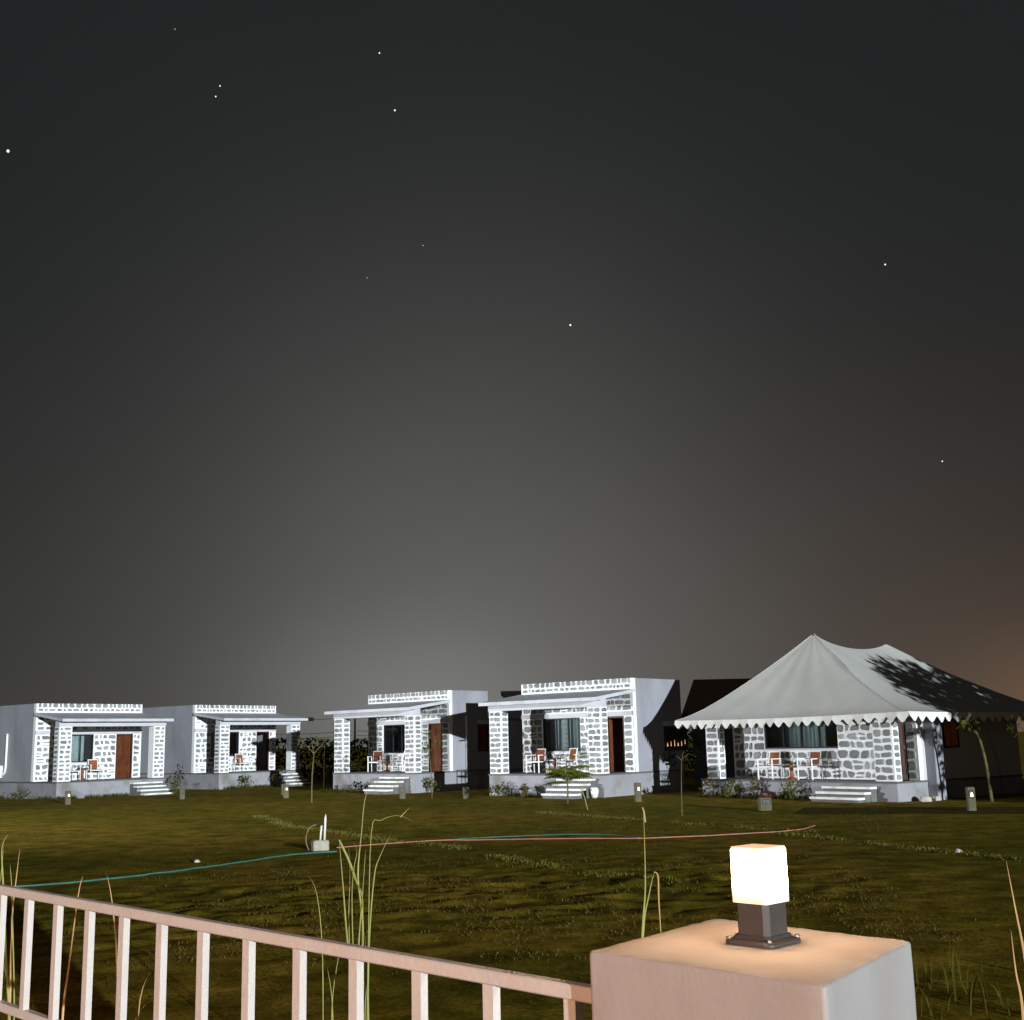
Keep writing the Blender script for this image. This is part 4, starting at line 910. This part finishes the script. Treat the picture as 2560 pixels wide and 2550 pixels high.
# ---------------------------------------------------------------- railing, pillar and lamp in front
rd = Vector((-0.699, 0.715, 0)); ra = Vector((0.138, 2.44, 0)); RA = math.atan2(rd.y, rd.x)
ra = ra + Vector((0.020, 0.024, -0.004))
rl = thing('metal_railing', 'painted metal railing with square balusters running to the lamp pillar', 'railing', (ra.x, ra.y, 0.496), RA)
# local x runs along the rail away from the pillar; local +y faces the camera
MB().bbox(-0.06, 3.6, -0.015, 0.015, 1.080 - 0.030, 1.080, 0.003).build('top_rail', 'rail_paint', rl)
MB().bbox(-0.06, 3.6, -0.015, 0.015, 0.655, 0.685, 0.003).build('bottom_rail', 'rail_paint', rl)
for i in range(16):
    s = 0.085 + 0.2372 * i
    if s > 3.5: break
    MB().box(s - 0.016, s + 0.016, -0.0105, 0.0105, 0.685, 1.050).build('baluster', 'rail_paint', rl)
pc = Vector((0.4535, 2.4503, 0)); PA = math.radians(-46.2)
pr = thing('masonry_pillar', 'plastered square pillar with rounded edges carrying the lamp', 'pillar', (0, 0, 0), 0)
def pillar_mesh():
    mb = MB(); c4_ = [Vector((0.128, 2.440)), Vector((0.490, 2.060)), Vector((0.762, 2.470)), Vector((0.437, 2.835))]
    ctr = sum(c4_, Vector((0, 0))) / 4; out = []
    def corners(ins, cr):
        o = []
        cs = [ctr + (c - ctr) * (1 - ins / 0.25) for c in c4_]
        for i in range(4):
            p, c, n = cs[i - 1], cs[i], cs[(i + 1) % 4]; a = c + (p - c).normalized() * cr; b = c + (n - c).normalized() * cr
            for k in range(6): t = k / 5; o.append(a * (1 - t) ** 2 + c * 2 * t * (1 - t) + b * t * t)
            e = n + (c - n).normalized() * cr
            for k in range(1, 16): o.append(b.lerp(e, k / 16))
        return o
    zs = [-0.2, 0.5, 0.9, 1.2, 1.35, 1.45, 1.55, 1.60, 1.63, 1.6440, 1.6465, 1.6485, 1.6495]; ins = [0] * 9 + [0.0002, 0.0010, 0.0028, 0.0060]
    for z, q in zip(zs, ins):
        for j, v in enumerate(corners(q, 0.010)):
            w = 0.0022 * float(fbm(np.array([j * 0.23]), np.array([z * 5.0]), 1.0, 3)[0]) if z > 0 else 0
            d = (v - ctr); v = ctr + d * (1 + w / 0.25); mb.v.append((v.x, v.y, z + (0.0018 * float(fbm(np.array([j * 0.9 + 40]), np.array([1.0]), 1.0, 3)[0]) if z > 1.62 else 0)))
    m = len(mb.v) // len(zs)
    for r_ in range(len(zs) - 1):
        for j in range(m): mb.f.append((r_ * m + j, r_ * m + (j + 1) % m, (r_ + 1) * m + (j + 1) % m, (r_ + 1) * m + j))
    last = (len(zs) - 1) * m; base_ = corners(0.0060, 0.010)
    for sc in (0.86, 0.7, 0.5, 0.25):
        o = len(mb.v)
        for j, v in enumerate(base_):
            u = ctr + (v - ctr) * sc; mb.v.append((u.x, u.y, 1.6505 + 0.0016 * float(fbm(np.array([u.x * 30]), np.array([u.y * 30]), 1.0, 3)[0])))
        for j in range(m): mb.f.append((last + j, last + (j + 1) % m, o + (j + 1) % m, o + j))
        last = o
    mb.f.append(tuple(last + j for j in range(m)))
    return mb
sh_ = pillar_mesh().build('shaft', 'post_plaster', pr, True)
sh_.data.set_sharp_from_angle(angle=math.radians(28))
LA = math.radians(-46)
lp = thing('pillar_lamp', 'lit square lantern on a dark base, standing on the plastered pillar', 'lamp', (0.4740, 2.476, 1.6525), LA)
def rr(hx, hy, c, k=4):
    o = []
    for cx, cy, a0 in ((hx - c, -hy + c, -90), (hx - c, hy - c, 0), (-hx + c, hy - c, 90), (-hx + c, -hy + c, 180)):
        for q in range(k + 1): a = math.radians(a0 + 90 * q / k); o.append((cx + c * math.cos(a), cy + c * math.sin(a)))
    return o
def loft(secs, name, m, parent, k=4):
    mb = MB(); n = 4 * (k + 1)
    for hx, c, z in secs: mb.v += [(x, y, z) for x, y in rr(hx, hx, c, k)]
    for r in range(len(secs) - 1):
        for j in range(n): mb.f.append((r * n + j, r * n + (j + 1) % n, (r + 1) * n + (j + 1) % n, (r + 1) * n + j))
    mb.f.append(tuple(range(n - 1, -1, -1))); e = (len(secs) - 1) * n; mb.f.append(tuple(e + j for j in range(n)))
    return mb.build(name, m, parent)
loft([(0.057, 0.018, 0.0), (0.057, 0.018, 0.005), (0.053, 0.016, 0.008), (0.044, 0.012, 0.011), (0.0410, 0.010, 0.017)], 'base_flange', 'lamp_body', lp)
loft([(0.0380, 0.010, 0.0171), (0.0380, 0.010, 0.0765)], 'lamp_body', 'lamp_body', lp, 1)
loft([(0.0405, 0.005, 0.0766), (0.0408, 0.005, 0.0820), (0.0402, 0.005, 0.1770), (0.0395, 0.005, 0.1790)], 'diffuser', 'lamp_glow', lp)
loft([(0.0395, 0.005, 0.1791), (0.0390, 0.005, 0.1825)], 'lamp_cap', 'lamp_rim', lp)
for sx, sy in ((1, -1), (1, 1), (-1, -1), (-1, 1)):
    lathe_thing('screw', 'screw_metal', [(0.0055, 0.0085), (0.0055, 0.0115), (0.0035, 0.013)], (sx * 0.0475, sy * 0.0475, 0), 8, lp)

# terrace the camera stands on (below the frame)
tag(MB().bbox(-6.0, 6.0, -8.0, 1.55, -0.2, 0.45, 0.02).build('terrace', 'concrete', None), 'concrete terrace below the railing', None, None, 'structure')

# ---------------------------------------------------------------- lamps the place has outside the frame
def flood_mast(loc, target, h, power, spot, blend, label, col):
    t = thing('flood_light_mast', label, 'flood light', loc, 0)
    MB().tube([(0, 0, -0.2), (0, 0, h)], [0.09, 0.06], 8).build('mast', 'dark_metal', t)
    d = (Vector(target) - Vector((loc[0], loc[1], h + 0.15))).normalized()
    hd = MB().bbox(-0.25, 0.25, -0.08, 0.08, -0.18, 0.18, 0.02).build('lamp_head', 'dark_metal', t, False, (0, 0, h + 0.15))
    hd.rotation_euler = (0, 0, math.atan2(d.y, d.x) - math.pi / 2)
    l = bpy.data.lights.new('flood_light', 'SPOT'); l.energy = power; l.spot_size = math.radians(spot); l.spot_blend = blend; l.color = col; l.shadow_soft_size = 0.12
    o = bpy.data.objects.new('flood_light', l); COL.objects.link(o); o.location = Vector((loc[0], loc[1], h + 0.15)) + d * 0.35; o.rotation_euler = d.to_track_quat('-Z', 'Y').to_euler()
flood_mast((-36.0, 24.0, 0), (4.5, 47.0, 3.0), 2.7, 72000, 66, 1.0, 'flood light mast beyond the left edge, aimed at the cottages', (0.95, 0.98, 1.0))
vl = thing('veranda_lamp', 'warm lamp on the veranda behind the viewer', 'lamp', (-4.2, -1.6, 0.45))
MB().tube([(0, 0, 0), (0, 0, 2.1)], 0.04, 8).build('stand', 'dark_metal', vl)
lathe_thing('lamp_shade', 'lamp_rim', [(0.10, 2.1), (0.16, 2.15), (0.16, 2.3), (0.10, 2.36)], (0, 0, 0), 12, vl)
l = bpy.data.lights.new('veranda_light', 'POINT'); l.energy = 1200; l.color = (1.0, 0.52, 0.32); l.shadow_soft_size = 0.16
o = bpy.data.objects.new('veranda_light', l); COL.objects.link(o); o.location = (-4.2, -1.6, 3.05)

# ---------------------------------------------------------------- stars
STARS = [((-219.6, 731.4, 478.4), .45, 'faint star near the top, left of all but the bright one'), ((-194.5, 755.8, 450.3), .6, 'upper star of the close pair at upper left'), ((-198.0, 758.6, 444.0), .6, 'lower star of the close pair at upper left'),
         ((-85.1, 760.7, 475.5), .65, 'star near the top, right of the close pair'), ((-76.5, 780.8, 443.1), .85, 'clear star just below and right of the topmost central one'), ((-330.4, 738.6, 396.1), 1.5, 'brightest star, at the far left edge'),
         ((-60.6, 823.8, 359.4), .5, 'faint star high above the middle cottage, right of a dimmer one'), ((-101.9, 828.9, 337.4), .4, 'dimmest star high above the gap between cottages'), ((46.3, 846.6, 303.9), 1.0, 'bright lone star near the centre of the sky'),
         ((266.2, 796.6, 325.4), .8, 'star in the upper right sky'), ((304.3, 826.0, 189.4), .6, 'lower right star above the tent cottage')]
for p, s, lb in STARS:
    r0 = 0.55 * s + 0.15; me = MB(); n, k = 8, 5
    o = lathe_thing('star', 'star_light' if s > 0.55 else 'star_faint', [(r0 * math.sin(math.pi * i / k) + 1e-3, -r0 * math.cos(math.pi * i / k)) for i in range(k + 1)], p, n)
    tag(o, lb, 'star', 'stars in the night sky')
